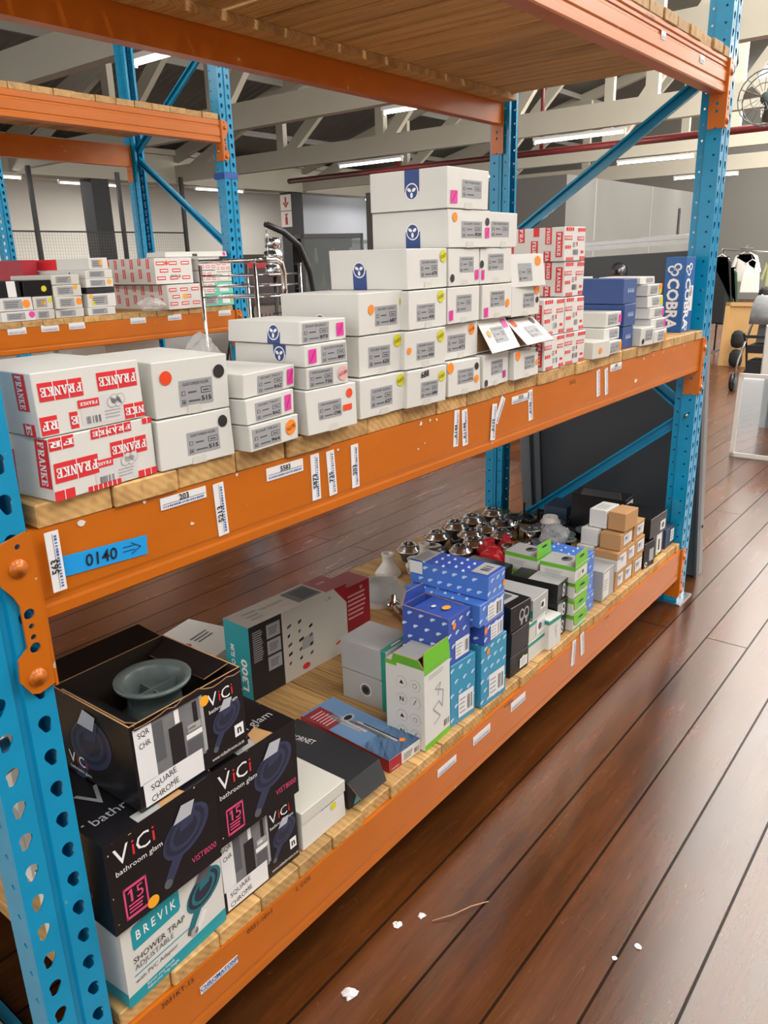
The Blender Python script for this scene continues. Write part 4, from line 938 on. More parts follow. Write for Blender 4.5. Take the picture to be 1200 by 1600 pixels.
def trap15(label, x, y, z, yaw, w, d, h, seed, year=True, amber=False):
    bx = Box('carton', label, 'cardboard box', 'black shower trap cartons', x, y, z, yaw, w, d, h, BLACKC, jit=.003, seed=seed)
    F = bx.front; v_logo(bx.mb, F, .27, .80, .085)
    trap_picture(bx.mb, F, .69, .58, .088)
    word(bx.mb, F, 'VIST8000', .83, .20, .017, PINKP, width=.055)
    for a, c in (((.10,.08),(.30,.11)), ((.10,.40),(.30,.43)), ((.10,.08),(.115,.43)), ((.285,.08),(.30,.43))): rect(bx.mb, F, a[0], a[1], c[0], c[1], PINKP)
    rect(bx.mb, F, .155, .25, .175, .385, PINKP); poly(bx.mb, F, [(.135,.345),(.155,.36),(.155,.385),(.135,.36)], PINKP); word(bx.mb, F, '5', .235, .318, .034, PINKP); lines(bx.mb, F, .13, .13, .27, .24, 3, PINKP, fill=.5)
    v_logo(bx.mb, bx.left, .5, .55, .12); trap_picture(bx.mb, bx.left, .2, .4, .08)
    T = bx.top
    word(bx.mb, T, 'V', .28, .5, .075, INKL); word(bx.mb, T, 'i', .40, .5, .07, RED2); word(bx.mb, T, 'C', .52, .5, .07, INKL); word(bx.mb, T, 'i', .64, .5, .07, RED2); word(bx.mb, T, 'bathroom glam', .5, .24, .03, INKL)
    scuffs(bx.mb, F, seed, 7); scuffs(bx.mb, bx.top, seed + 1, 8)
    if amber: sticker(bx, F, .33, .035 + .05, .0115, ORST2, label='amber round sticker')
    # lid edge: white strip label and torn tape
    bx.part('lid_tape', lambda b: (rect(b, T, .30, .0, .62, .10, GREYC, .001), poly(b, T, [(.5,.0),(.72,.0),(.68,.2),(.56,.16)], KRAFT, .0014)), 'torn brown tape on the lid')
    bx.done(); return bx
# white and teal trap carton at the near corner
bx = Box('carton', 'white and teal shower trap carton at the near corner of the bottom shelf', 'cardboard box', None, .127, .008, ZB, 4, .226, .235, .172, CARD, jit=.002)
F = bx.front
for G_ in (F, bx.left):
    poly(bx.mb, G_, [(0,0),(1,0),(1,.17),(0,.13)], TEAL)
poly(bx.mb, F, [(.0,.97),(1,.93),(1,1),(0,1)], TEAL); rect(bx.mb, bx.top, 0, 0, 1, 1, TEAL)
poly(bx.mb, F, [(.09,.66),(.10,.62),(.53,.64),(.55,.68),(.55,.90),(.53,.925),(.30,.945),(.11,.90),(.09,.87)], TEAL, L1)
word(bx.mb, F, 'B R E V I K', .32, .775, .026, WPRINT, width=.086, bold=.015)
word(bx.mb, F, 'SHOWER TRAP', .33, .505, .0175, INK, width=.112); word(bx.mb, F, 'ADJUSTABLE', .27, .405, .0155, INKG, width=.084)
rect(bx.mb, F, .07, .315, .61, .33, TEAL); word(bx.mb, F, 'with PVC Adaptor', .28, .245, .013, INKG, width=.092)
word(bx.mb, F, 'Shower your friends', .3, .105, .009, WPRINT, width=.06); word(bx.mb, F, 'Adjust your Trap Height', .32, .055, .009, WPRINT, width=.07)
trap_picture(bx.mb, F, .80, .64, .075, TEALD, INKG); ell(bx.mb, F, .66, .22, .009, GREYC, L2); poly(bx.mb, F, [(.655,.20),(.69,.16),(.81,.36),(.77,.40)], PAPER, L2)
ell(bx.mb, bx.left, .45, .38, .055, INK, L1, asp=.8, rot=20); ell(bx.mb, bx.left, .42, .42, .04, TEALD, L2, asp=.8, rot=20)
bx.done()
trap15('black shower trap carton marked 15, on top of the white and teal one', .114, -.012, ZB + .1728, 1, .222, .235, .177, 5, amber=True)
def square_side(bx, F):
    """the other printed side: bathroom photograph, handwritten square chrome notes"""
    b = bx.mb; rect(b, F, .12, .22, .60, .94, mat('printed grey photo', srgb('#77777a'), .3, var=.3, scale=30))
    for u0, v0, u1, v1, m in ((.14,.45,.26,.9,INKG),(.30,.3,.42,.75,INK),(.44,.5,.60,.56,WPRINT),(.46,.58,.58,.66,GREYC),(.52,.66,.56,.9,INK),(.44,.30,.58,.48,INKG),(.36,.76,.40,.92,WPRINT),(.47,.6,.53,.63,WPRINT),(.585,.25,.615,.95,GREYC)): rect(b, F, u0, v0, u1, v1, m, L2)
    v_logo(b, F, .80, .80, .062); trap_picture(b, F, .82, .50, .058)
    word(b, F, 'www.vicibathroom.co.za', .80, .08, .010, WPRINT, width=.075)
    rect(b, F, .88, .18, .97, .33, WPRINT, L2); word(b, F, 'n', .925, .25, .022, INK, l=L3, bold=.03)
    def note(q):
        rect(q, F, .02, .30, .17, .95, PAPER, .0012); word(q, F, 'SQR', .10, .86, .015, INK, rot=6, l=.0016, width=.022); word(q, F, 'CHR', .10, .74, .015, INK, rot=6, l=.0016, width=.022)
    bx.part('handwritten_label', note, 'white paper strip with handwritten SQR CHR')
    def note2(q):
        rect(q, F, .04, .03, .56, .31, PAPER, .0012); rect(q, F, .29, .03, .293, .31, INKL, .0015); word(q, F, 'SQUARE', .21, .23, .016, INK, rot=8, l=.0016, width=.052); word(q, F, 'CHROME', .21, .105, .016, INK, rot=8, l=.0016, width=.056)
    bx.part('handwritten_label', note2, 'white paper label with handwritten SQUARE CHROME')
    scuffs(b, F, 3, 6)
def flap(parent, p0, p1, dirv, L, m, inner=None, name='flap', taper=.06, t=.0022):
    p0, p1 = Vector(p0), Vector(p1); e = (p1 - p0); dv = Vector(dirv).normalized()*L; n = e.cross(dv).normalized()*t
    A = [p0, p1, p1 + dv - e*taper, p0 + dv + e*taper]; b = MB(); b.add([tuple(q) for q in A], [(0,1,2,3)], m); b.add([tuple(q - n) for q in A], [(3,2,1,0)], inner or m)
    a = [tuple(q) for q in A] + [tuple(q - n) for q in A]; b.add(a, [(0,4,5,1),(1,5,6,2),(2,6,7,3),(3,7,4,0)], KRAFT)
    return b.build(name, parent)
bx = Box('carton', 'black shower trap carton with square chrome notes, under the second one marked 15', 'cardboard box', 'black shower trap cartons', .344, .026, ZB, 0, .205, .225, .170, BLACKC, jit=.002)
square_side(bx, bx.front); bx.done()
bx = trap15('black shower trap carton marked 15 beside the stack, half open at the top', .341, .010, ZB + .171, 0, .208, .22, .166, 9)
flap(bx.root, (.0, .218, .166), (.10, .218, .166), (0, -.2, 1), .05, BLACKC, KRAFTD)
# open box with the grey trap in it
bx = Box('carton', 'open torn black carton holding a grey shower trap, on top of the pile', 'cardboard box', 'black shower trap cartons', .205, .004, ZB + .3515, 1, .232, .223, .160, BLACKC, jit=.003, open_top=True, inside=mat('shaded board inside', srgb('#2c211a'), .7))  # inside board coloured dark, its unlit shade put into the colour
square_side(bx, bx.front); trap_picture(bx.mb, bx.left, .45, .5, .11); v_logo(bx.mb, bx.left, .25, .2, .06); scuffs(bx.mb, bx.left, 12, 6)
sticker(bx, bx.front, .63, .84, .010, ORST2, label='amber round sticker')
open_root = bx.root; bx.done()
flap(open_root, (-.113, .221, .158), (.113, .221, .158), (.0, .35, .12), .055, BLACKC, BLACKC)
flap(open_root, (-.113, .02, .158), (-.113, .20, .158), (.75, 0, -.5), .045, BLACKC, BLACKC)
flap(open_root, (.113, .205, .158), (.113, .03, .158), (-.8, 0, -.22), .05, BLACKC, BLACKC)
b = MB(); F_ = Face((-.112, -.002, .150), (.112, -.002, .150), (-.112, -.004, .168))
rd = random.Random(4); pts = [(0, 0), (1, 0)] + [(1 - k/14, rd.uniform(.15, 1.0)) for k in range(15)]
for q0, q1 in zip(pts[2:-1], pts[3:]): poly(b, F_, [(q1[0], 0), (q0[0], 0), q0, q1], BLACKC, .0)
for q0, q1 in zip(pts[2:-1], pts[3:]): poly(b, F_, [(q1[0], q1[1]-.12), (q0[0], q0[1]-.12), q0, q1], KRAFT, .0006)
b.build('torn_edge', open_root)['label'] = 'ragged torn rim of the carton'
t = empty('shower_trap', (.205, .105, ZB + .356), 0, 'dark grey plastic shower trap standing in the open black carton', 'shower trap')
b = MB(); b.lathe([(.035,0),(.038,.04),(.06,.07),(.064,.085),(.048,.10),(.046,.128),(.058,.146),(.066,.150),(.067,.156),(.060,.157),(.052,.146),(.044,.122),(.040,.10),(0,.095)], 0, 0, 0, PLAS_G, 32); b.build('trap_body', t)
b = MB(); b.box(-.05, .05, -.0015, .0015, .118, .135, PLAS_G); b.box(-.0015, .0015, -.04, .04, .105, .13, PLAS_G); b.build('rib', t)

# small white box with pencilled top, black flat box, flat tap box, white and green hanger box
bx = Box('carton', 'small white carton with handwriting on its lid and a yellow dot, on the bottom shelf', 'cardboard box', None, .530, .025, ZB, 1, .140, .19, .094, CARD, jit=.003)
word(bx.mb, bx.top, 'F001', .5, .45, .05, INKG, rot=12); word(bx.mb, bx.front, 'BASCOM', .62, .72, .014, INKB, width=.05); sticker(bx, bx.front, .72, .55, .009, YEST, label='small yellow round sticker')
bx.mb.box(-.0712, .0712, -.0012, .19, .066, .0955, CARD2); bx.done()
bx = Box('carton', 'flat black carton with a crushed lid beside the small white one', 'cardboard box', None, .672, .032, ZB, -2, .112, .28, .074, BLACKM, jit=.004)
F = bx.front; poly(bx.mb, F, [(.15,.05),(.4,.05),(.55,.5),(.8,.8),(.6,.85),(.3,.5)], mat('printed cyan picture', srgb('#4fb0c6'), .35)); poly(bx.mb, F, [(.5,.1),(.62,.1),(.75,.6),(.66,.6)], PALEB, L2); word(bx.mb, F, 'CHRNET', .4, .86, .012, WPRINT, width=.05)
bx.part('product_label', lambda b: (rect(b, F, .72, .1, .97, .38, PAPER, .0012), lines(b, F, .75, .14, .95, .34, 3, RED, .0016)), 'small white label')
word(bx.mb, bx.top, 'CORNET', .5, .72, .026, WPRINT, rot=-78, width=.07)
r_ = bx.done(); flap(r_, (-.055, .0, .072), (.055, .0, .074), (0, -.45, -.55), .05, BLACKM, BLACKC, name='lid_flap', taper=.1)
bx = Box('carton', 'flat blue and red carton with a picture of a chrome mixer tap', 'cardboard box', None, .838, .036, ZB, -3, .120, .315, .037, CARD, jit=.001)
T = bx.top; skyp = mat('printed sky blue', srgb('#6f93bd'), .3, var=.2, scale=3); rect(bx.mb, T, 0, 0, 1, .86, skyp); rect(bx.mb, T, 0, 0, 1, .30, mat('printed deep blue', srgb('#31507f'), .3, var=.04, scale=4)); rect(bx.mb, T, .0, .86, 1, 1, skyp)
rect(bx.mb, T, .0, .66, .52, .97, mat('printed maroon', srgb('#8e2f3a'), .35), L2); lines(bx.mb, T, .06, .70, .46, .92, 6, PPST, L3)
for (u0, v0, u1, v1, m) in ((.42,.40,.56,.80,TRAPL),(.52,.2,.62,.62,STEEL),(.60,.12,.68,.56,TRAPL),(.66,.08,.70,.5,INK),(.36,.44,.44,.84,INKL)): poly(bx.mb, T, [(u0,v0),(u1,v0),(u1-.03,v1),(u0-.03,v1)], m, L2)
ell(bx.mb, T, .60, .66, .014, TRAPL, L3, asp=1.5); ell(bx.mb, T, .60, .66, .009, INK, .0017, asp=1.5); sticker(bx, T, .72, .10, .008, ORST, label=OL)
rect(bx.mb, bx.front, 0, .0, .38, 1, RED2); word(bx.mb, bx.front, 'CAMEO', .18, .2, .006, WPRINT, width=.03); lines(bx.mb, bx.front, .45, .2, .75, .75, 4, INKG); barcode(bx.mb, bx.front, .8, .2, .95, .6, INK); rect(bx.mb, bx.left, 0, 0, 1, 1, RED2)
bx.done()
GP = mat('printed grey line art', srgb('#8f9396'), .5)
bx = Box('carton', 'tall white carton with lime green hanging tab and round icons', 'cardboard box', None, .961, .022, ZB, 2, .120, .120, .232, CARD, jit=.001, open_top=True, inside=GREYC)
F = bx.left; rd = random.Random(2)
for r0, rv in enumerate((.78, .57, .36, .16)):
    for cu in (.42, .76):
        ell(bx.mb, F, cu, rv, .0165, GP, L1, seg=22); ell(bx.mb, F, cu, rv, .0158, CARD, L2, seg=22)
        k = (r0*2 + (cu > .5)) % 4
        if k == 0: poly(bx.mb, F, [(cu - .05, rv - .02), (cu + .06, rv - .02), (cu, rv + .03)], INK, L3)
        elif k == 1: ell(bx.mb, F, cu, rv, .007, GP, L3); ell(bx.mb, F, cu, rv, .005, CARD, .0017)
        elif k == 2: word(bx.mb, F, 'N', cu, rv, .018, INK, l=L3, bold=.03)
        else: poly(bx.mb, F, [(cu - .05, rv - .03), (cu - .02, rv - .03), (cu + .05, rv + .04), (cu + .01, rv + .04)], GP, L3)
F = bx.front
rect(bx.mb, F, .0, .0, 1, .07, GREEN); rect(bx.mb, F, .0, .93, 1, 1, GREEN); rect(bx.mb, bx.left, .0, .955, .3, 1, GREEN)
pts = [(.35,.25),(.6,.3),(.32,.45),(.55,.5),(.68,.4),(.72,.6),(.4,.68),(.62,.72),(.5,.58)]
for (u0, v0), (u1, v1) in zip(pts[:-1], pts[1:]):
    d = Vector((v0 - v1, u1 - u0)).normalized()*.02; poly(bx.mb, F, [(u0 - d.x, v0 - d.y*.5), (u1 - d.x, v1 - d.y*.5), (u1 + d.x, v1 + d.y*.5), (u0 + d.x, v0 + d.y*.5)], INKL)
lines(bx.mb, F, .15, .84, .85, .9, 2, INKL); barcode(bx.mb, F, .74, .12, .95, .2, INK)
rt = bx.done()
flap(rt, (-.06, .0, .232), (.06, .0, .232), (0, .06, 1), .046, GREEN, GREEN, 'hanging_tab', .02)['label'] = 'lime green hanging tab'
flap(rt, (-.06, .118, .231), (.06, .118, .231), (0, -1, .03), .075, GREYC, GREYC, 'lid_flap', .04)
flap(rt, (-.06, .1, .231), (-.06, .0, .231), (-.25, 0, .9), .03, GREEN, GREEN, 'side_tab', .12)
# two silver boxes with a teal stripe
for k, (lab, nm) in enumerate((('silver grey carton with a printed round hole, lower of two', 1), ('silver grey carton with a teal stripe on its lid, upper of two', 0))):
    bx = Box('carton', lab, 'cardboard box', 'silver cartons with a teal stripe', 1.052, .205, ZB + k*.094, 1, .132, .165, .093, GREYC, jit=.0015)
    rect(bx.mb, bx.left, .87, 0, .97, 1, TEALG); rect(bx.mb, bx.top, .0, .04, 1, .15, TEALG); lines(bx.mb, bx.top, .3, .06, .7, .13, 1, WPRINT)
    if k == 0: ell(bx.mb, bx.left, .52, .52, .020, PAPER, L1); ell(bx.mb, bx.left, .52, .52, .017, INKG, L2); ell(bx.mb, bx.left, .52, .52, .011, INK, L3)
    else: lines(bx.mb, bx.left, .15, .15, .8, .85, 9, mat('faint grey print', srgb('#9b9b9b'), .5), L1, .15)
    bx.done()
# blue family
def drops(b, F, seed, m=PALEB, s=.0105, du=.031, rot=48):
    """rows of small slanted half-round drops"""
    rd = random.Random(seed); nu = max(1, int(F.w/du)); nv = max(1, int(F.h/du))
    for i in range(nu):
        for j in range(nv):
            u = (i + .5 + (.25 if j % 2 else -.25))/nu; v = (j + .5)/nv
            if not .06 < u < .94 or not .08 < v < .92: continue
            pts = []
            for k in range(8):
                a = R(rot + k*180/7); pts.append((u + s*math.cos(a)/F.w, v + s*math.sin(a)*.62/F.h))
            poly(b, F, pts, m)
def blue_box(label, x, y, z, yaw, w, d, h, m, seed, lab=True, tag_=None, left_lab=False, top_m=None, open_top=False):
    bx = Box('carton', label, 'cardboard box', 'blue cartons with pale drops', x, y, z, yaw, w, d, h, m, jit=.0015, open_top=open_top, inside=BLUED)
    for F in (bx.front, bx.left) + (() if open_top else (bx.top,)): drops(bx.mb, F, seed)
    if lab: bx.part('product_label', lambda b: (rect(b, bx.front, .30, .08, .92, .46 if h > .1 else .8, PAPER, .0012), barcode(b, bx.front, .66, .14, .88, .38 if h > .1 else .7, INKG, .0016, 9, seed), lines(b, bx.front, .34, .12, .6, .40 if h > .1 else .72, 4, INKL, .0016, seed=seed)), 'white barcode label')
    if tag_:
        bx.part('seal', lambda b: ell(b, bx.front, tag_[0], tag_[1], .010, ORST, .0014, asp=.7, rot=-15), 'orange seal')
    return bx
blue_box('cerulean carton with a barcode label, beside the white and green box', 1.082, .022, ZB, -4, .110, .16, .186, BLUET, 1).done()
bx = blue_box('open indigo carton with an orange seal, on the cerulean one', 1.066, .024, ZB + .187, -2, .100, .15, .138, BLUED, 2, tag_=(.25, .80), open_top=True)
r_ = bx.done(); flap(r_, (-.05, .149, .137), (.05, .149, .137), (0, -.1, 1), .035, BLUED, BLUEC, 'lid_flap', .12); flap(r_, (-.05, .0, .1375), (.05, .0, .1375), (0, 1, -.02), .12, BLUED, BLUED, 'lid_flap', .03)
b = MB(); Ft = Face((-.05, 0, .142), (.05, 0, .142), (-.05, .12, .140)); ell(b, Ft, .5, .35, .011, ORST2, .0, asp=1.3); ell(b, Ft, .38, .62, .006, PAPER, .0, asp=1.4); b.build('seal', r_)['label'] = 'amber seal on the lid'
bx = blue_box('tall cerulean carton under a pile of three blue ones', 1.218, .008, ZB, -3, .126, .20, .193, BLUET, 3, tag_=(.25,.86)); bx.done()
bx = blue_box('violet blue carton with a barcode label, second in the blue pile', 1.212, .006, ZB + .194, 1, .108, .22, .064, BLUED, 4, tag_=(.06,.7)); bx.done()
bx = blue_box('long royal blue carton with a torn amber seal, third in the blue pile', 1.196, .004, ZB + .259, 1, .132, .24, .066, BLUEC, 5); sticker(bx, bx.front, .55, .45, .010, ORST2, label='amber seal'); bx.done()
bx = blue_box('long royal blue carton with white end labels on its lid, top of the blue pile', 1.214, .002, ZB + .326, 2, .092, .25, .068, BLUEC, 6, lab=False, tag_=(.93,.35))
rect(bx.mb, bx.top, 0, 0, 1, 1, BLUED, .0003); bx.part('lid_label', lambda b: (rect(b, bx.top, .12, .04, .95, .24, GREYC, .0012), barcode(b, bx.top, .35, .08, .75, .18, INK, .0016)), 'white label on the lid')
bx.part('lid_label', lambda b: (rect(b, bx.top, .05, .80, .95, 1.0, GREYC, .0012), lines(b, bx.top, .1, .83, .9, .97, 4, INKG, .0016)), 'white label on the lid'); bx.part('product_label', lambda b: rect(b, bx.left, .0, .45, .17, .98, PAPER, .0012), 'white corner label'); bx.done()
# black, grey, white middle group
BKG = 'black cartons in the middle of the bottom shelf'
for k, (lab, z, h, w) in enumerate((('plain black carton with a white and yellow label, bottom of its stack of three', 0, .068, .104), ('plain black carton without print, middle of its stack of three', .069, .078, .106), ('black carton with a grey photograph of fittings, top of its stack of three', .148, .080, .108))):
    bx = Box('carton', lab, 'cardboard box', BKG, 1.398, .024, ZB + z, (-2, 0, -4)[k], w, .16, h, BLACKM if k < 2 else BLACKC, jit=.0015)
    F = bx.front
    if k == 0: sticker(bx, F, .70, .58, .011, YEST, label='yellow round sticker'); bx.part('product_label', lambda b: (rect(b, F, .50, .18, .92, .66, PAPER, .0018), lines(b, F, .55, .25, .88, .6, 3, INKL, .0022)), 'white label')
    if k == 2:
        for cu in (.55, .78): ell(bx.mb, F, cu, .5, .02, INKL, L1, asp=.7); ell(bx.mb, F, cu, .52, .013, INK, L2, asp=.7); rect(bx.mb, F, cu - .04, .1, cu + .04, .4, GREYC, L2)
        rect(bx.mb, bx.top, .15, .2, .85, .8, GREYC); rect(bx.mb, bx.top, .25, .3, .75, .7, INKG, L2)
    bx.done()
GG = 'grey and teal cartons in the middle of the bottom shelf'
for lab, x, y, z, yaw, w, d, h in (('pale grey carton with a teal band, bottom of the grey pile', 1.522, .030, 0, 0, .118, .19, .064), ('pale grey carton with a white product label, middle of the grey pile', 1.522, .032, .065, 1, .116, .19, .066), ('long grey carton with a teal stripe along its lid, top of the grey pile', 1.536, .030, .132, 2, .106, .24, .070)):
    bx = Box('carton', lab, 'cardboard box', GG, x, y, ZB + z, yaw, w, d, h, GREYC if z > .1 else CARD2, jit=.0015)
    if z > .1: rect(bx.mb, bx.left, .0, .15, 1, .5, TEALG); lines(bx.mb, bx.left, .35, .25, .7, .4, 1, WPRINT); rect(bx.mb, bx.front, .5, .3, .8, .7, PAPER); ell(bx.mb, bx.front, .62, .5, .009, INK, L2)
    else:
        rect(bx.mb, bx.front, .0, .78, 1, .95, TEALG); rect(bx.mb, bx.left, 0, .0, 1, 1, GREYC, .0003)
        if z: bx.part('product_label', lambda b: (rect(b, bx.front, .42, .1, .95, .95, PAPER, .0012), ell(b, bx.front, .62, .5, .012, INKG, .0016), lines(b, bx.front, .75, .3, .92, .7, 3, INKL, .0016)), 'white product label')
    bx.done()
bx = Box('carton', 'upright white carton with a teal top band and line drawing, beside the grey pile', 'cardboard box', None, 1.606, .012, ZB, -3, .076, .12, .106, CARD, jit=.001)
rect(bx.mb, bx.front, .0, .84, 1, .96, TEALG); rect(bx.mb, bx.left, .0, .84, 1, .96, TEALG); ell(bx.mb, bx.front, .6, .6, .012, INKL, L1, asp=.6); ell(bx.mb, bx.front, .6, .6, .009, CARD, L2, asp=.6); rect(bx.mb, bx.front, .58, .3, .62, .52, INKL); bx.done()
for k, (lab, w, d) in enumerate((('black carton with a white number eight, bottom of the stack behind the white upright one', .074, .20), ('black carton with a white panel, middle of the stack behind the white upright one', .074, .20), ('black carton with a pale lid photograph, top of the stack behind the white upright one', .082, .17))):
    bx = Box('carton', lab, 'cardboard box', BKG, 1.688, .030, ZB + .0655*k, (2, -2, 3)[k], w, d, .0645, BLACKC, jit=.0015); F = bx.front
    ell(bx.mb, F, .6, .62, .014, WPRINT, L1, asp=.75); ell(bx.mb, F, .6, .62, .008, INK, L2, asp=.75); ell(bx.mb, F, .6, .3, .012, WPRINT, L1, asp=.8); ell(bx.mb, F, .6, .3, .006, INK, L2, asp=.8)
    if k == 1: rect(bx.mb, F, .05, .1, .45, .9, GREYC)
    if k == 2: rect(bx.mb, bx.top, .0, .0, 1, .62, GREYC); lines(bx.mb, bx.top, .1, .1, .9, .5, 4, INKL, L2)
    bx.done()
bx = Box('carton', 'black carton with a white side label, lying behind the one with the pale lid', 'cardboard box', BKG, 1.688, .242, ZB, 1, .10, .16, .190, BLACKC, jit=.0015)
rect(bx.mb, bx.left, .1, .62, .8, .92, PAPER); lines(bx.mb, bx.left, .15, .68, .75, .86, 3, INKL); rect(bx.mb, bx.top, .1, .1, .4, .5, GREYC); bx.done()
def hanger(label, x, y, z, yaw, tab):
    bx = Box('carton', label, 'cardboard box', 'white and green cartons with hanging tabs', x, y, z, yaw, .100, .125, .0575, CARD, jit=.001)
    rect(bx.mb, bx.front, .0, .0, 1, .14, GREEN); rect(bx.mb, bx.front, .0, .78, 1, 1, GREEN); rect(bx.mb, bx.left, 0, .76, 1, 1, GREEN); ell(bx.mb, bx.front, .62, .45, .007, INK); lines(bx.mb, bx.front, .15, .25, .5, .6, 4, INKL); lines(bx.mb, bx.left, .15, .3, .7, .62, 3, INKL)
    rect(bx.mb, bx.top, 0, 0, 1, 1, GREYC, .0003); ell(bx.mb, bx.top, .6, .45, .018, INKG, L1, asp=1.3); ell(bx.mb, bx.top, .62, .5, .010, INK, L2, asp=1.3)
    r = bx.done(); f = flap(r, (-.05, .0, .0575), (.05, .0, .0575), (0, .03, 1) if tab else (0, -.05, -1), .042 if tab else .034, GREEN, GREEN, 'hanging_tab', .03)
    b = MB(); Ff = Face((-.018, .0005 if tab else -.0035, .0575 + (.024 if tab else -.019)), (.018, .0005 if tab else -.0035, .0575 + (.024 if tab else -.019)), (-.018, .0005 if tab else -.0035, .0575 + (.032 if tab else -.012))); poly(b, Ff, [(0,.2),(.2,0),(.8,0),(1,.2),(.9,.8),(.5,1),(.1,.8)], INK, .001); b.build('hang_slot', r); return bx
for k in range(4): hanger(f'white and green carton with a hanging tab, front stack, {("bottom","second","third","top")[k]} of four', 1.782 + (.003, -.002, .002, -.004)[k], .010, ZB + .0585*k, (0, 1, -1, 2)[k], k == 3)
for k in range(4): hanger(f'white and green carton with a hanging tab, rear stack, {("bottom","second","third","top")[k]} of four', 1.786 + (.0, .003, -.002, .0)[k], .150, ZB + .0585*k, (1, 0, 1, -1)[k], k == 3)
for k in range(3):
    bx = blue_box(f'small royal blue carton, {("bottom","middle","top")[k]} of three beside the white and green stacks', 1.905, .036 + .004*k, ZB + .0715*k, (0, 3, -2)[k], .098, .15, .0705, BLUEC, 20 + k, lab=False); bx.done()
for k in range(2):
    bx = blue_box(f'small royal blue carton, {("lower","upper")[k]} of two in the second blue stack', 2.075, .200, ZB + .0715*k, 2, .09, .13, .0705, BLUEC, 30 + k, lab=False); bx.done()
bx = Box('carton', 'silver upright carton between the blue and the brown cartons', 'cardboard box', None, 2.066, .030, ZB, 1, .108, .15, .115, GREYC, jit=.001); rect(bx.mb, bx.front, .05, .08, .55, .92, CARD); rect(bx.mb, bx.top, .15, .2, .85, .8, INKL); lines(bx.mb, bx.front, .12, .3, .45, .7, 4, INKL); bx.done()
def kraft(label, x, y, z, w, d, h, half=False, band=False):
    bx = Box('carton', label, 'cardboard box', 'brown kraft cartons', x, y, z, random.Random(int(x*1000 + z*5000)).uniform(-2, 2), w, d, h, KRAFT, jit=.0015)
    F = bx.front
    if band: rect(bx.mb, bx.left, 0, 0, 1, .62, CARD); rect(bx.mb, F, 0, 0, 1, .62, CARD)
    bx.part('product_label', lambda b: (rect(b, F, .25, .22, .92, .82, PAPER, .0012), lines(b, F, .32, .3, .85, .74, 4, INKL, .0016), barcode(b, F, .35, .5, .6, .7, INKB, .0018, 7)), 'white barcode label')
    bx.done(); return bx
for lab, x, z, w, h in (('brown carton, bottom row, beside the silver box', 2.160, 0, .070, .077), ('brown carton, bottom row, second from the silver box', 2.240, 0, .084, .077), ('brown carton, bottom row, third from the silver box', 2.336, 0, .100, .077),
    ('brown carton with a white lower band, second row', 2.170, .0785, .092, .072), ('brown carton, second row, middle', 2.258, .0785, .076, .072), ('brown carton, second row, far side', 2.346, .0785, .094, .072)): kraft(lab, x, .026, ZB + z, w, .092, h, band='band' in lab)
kraft('brown carton, third row, near side', 2.212, .028, ZB + .152, .120, .080, .062); kraft('brown carton, third row, far side', 2.336, .028, ZB + .152, .100, .085, .066)
bx = Box('carton', 'brown carton without a label, on top of the kraft pile', 'cardboard box', 'brown kraft cartons', 2.232, .022, ZB + .219, -3, .108, .068, .070, KRAFT, jit=.001); bx.done()
for lab, x, y, z, h in (('white upright carton behind the brown ones, lowest', 2.19, .124, 0, .152), ('white carton behind the third row of brown ones', 2.205, .116, .153, .064), ('white carton behind the topmost brown one', 2.232, .096, .2185, .070)):
    bx = Box('carton', lab, 'cardboard box', 'white cartons behind the kraft pile', x, y, ZB + z, -2, .112, .066, h, CARD, jit=.0015); lines(bx.mb, bx.top, .2, .2, .8, .8, 3, INKL); bx.done()
BFG = 'black cartons at the far end of the bottom shelf'
bx = Box('carton', 'small black carton with a white ring, leaning at the front of the far end', 'cardboard box', BFG, 2.440, .018, ZB, -6, .092, .11, .104, BLACKC, jit=.002); ell(bx.mb, bx.front, .22, .14, .011, WPRINT); ell(bx.mb, bx.front, .22, .14, .006, INK, L2); rect(bx.mb, bx.front, .5, .2, .9, .7, GREYC); bx.done()
bx = Box('carton', 'black carton with a tall white label and yellow dot, under the wide one', 'cardboard box', BFG, 2.560, .028, ZB, 0, .118, .14, .108, BLACKC, jit=.0015); rect(bx.mb, bx.front, .36, .12, .86, .92, PAPER); rect(bx.mb, bx.front, .54, .25, .68, .7, INK, L2); sticker(bx, bx.front, .5, .14, .009, YEST, label='yellow round sticker'); bx.done()
bx = Box('carton', 'wide black carton with a square white label, on the one with the yellow dot', 'cardboard box', BFG, 2.530, .022, ZB + .109, -2, .170, .16, .084, BLACKC, jit=.002); rect(bx.mb, bx.front, .62, .12, .92, .6, PAPER); ell(bx.mb, bx.front, .77, .36, .012, INKG, L2); word(bx.mb, bx.left, 'D.I', .5, .6, .04, WPRINT); rect(bx.mb, bx.left, .2, .25, .35, .55, WPRINT); bx.done()
bx = Box('carton', 'long black carton with a white end label, behind the kraft pile', 'cardboard box', BFG, 2.655, .190, ZB, 3, .115, .24, .205, BLACKC, jit=.003); rect(bx.mb, bx.front, .15, .58, .85, .92, PAPER); lines(bx.mb, bx.front, .22, .62, .78, .88, 3, INKL, L2); flap(bx.root, (-.057, .02, .204), (-.057, .2, .204), (.3, 0, 1), .03, BLACKC, BLACKC); bx.done()
bx = Box('carton', 'slate blue carton with a white label, last one by the right upright', 'cardboard box', None, 2.715, .030, ZB, 0, .105, .13, .085, BLUEK, jit=.001); rect(bx.mb, bx.front, .55, .2, .95, .85, PAPER); lines(bx.mb, bx.front, .6, .3, .9, .75, 3, INKL, L2); bx.done()
bx = Box('carton', 'small brown carton standing on the slate blue one', 'cardboard box', None, 2.708, .060, ZB + .086, 4, .09, .07, .062, KRAFT, jit=.002); bx.done()
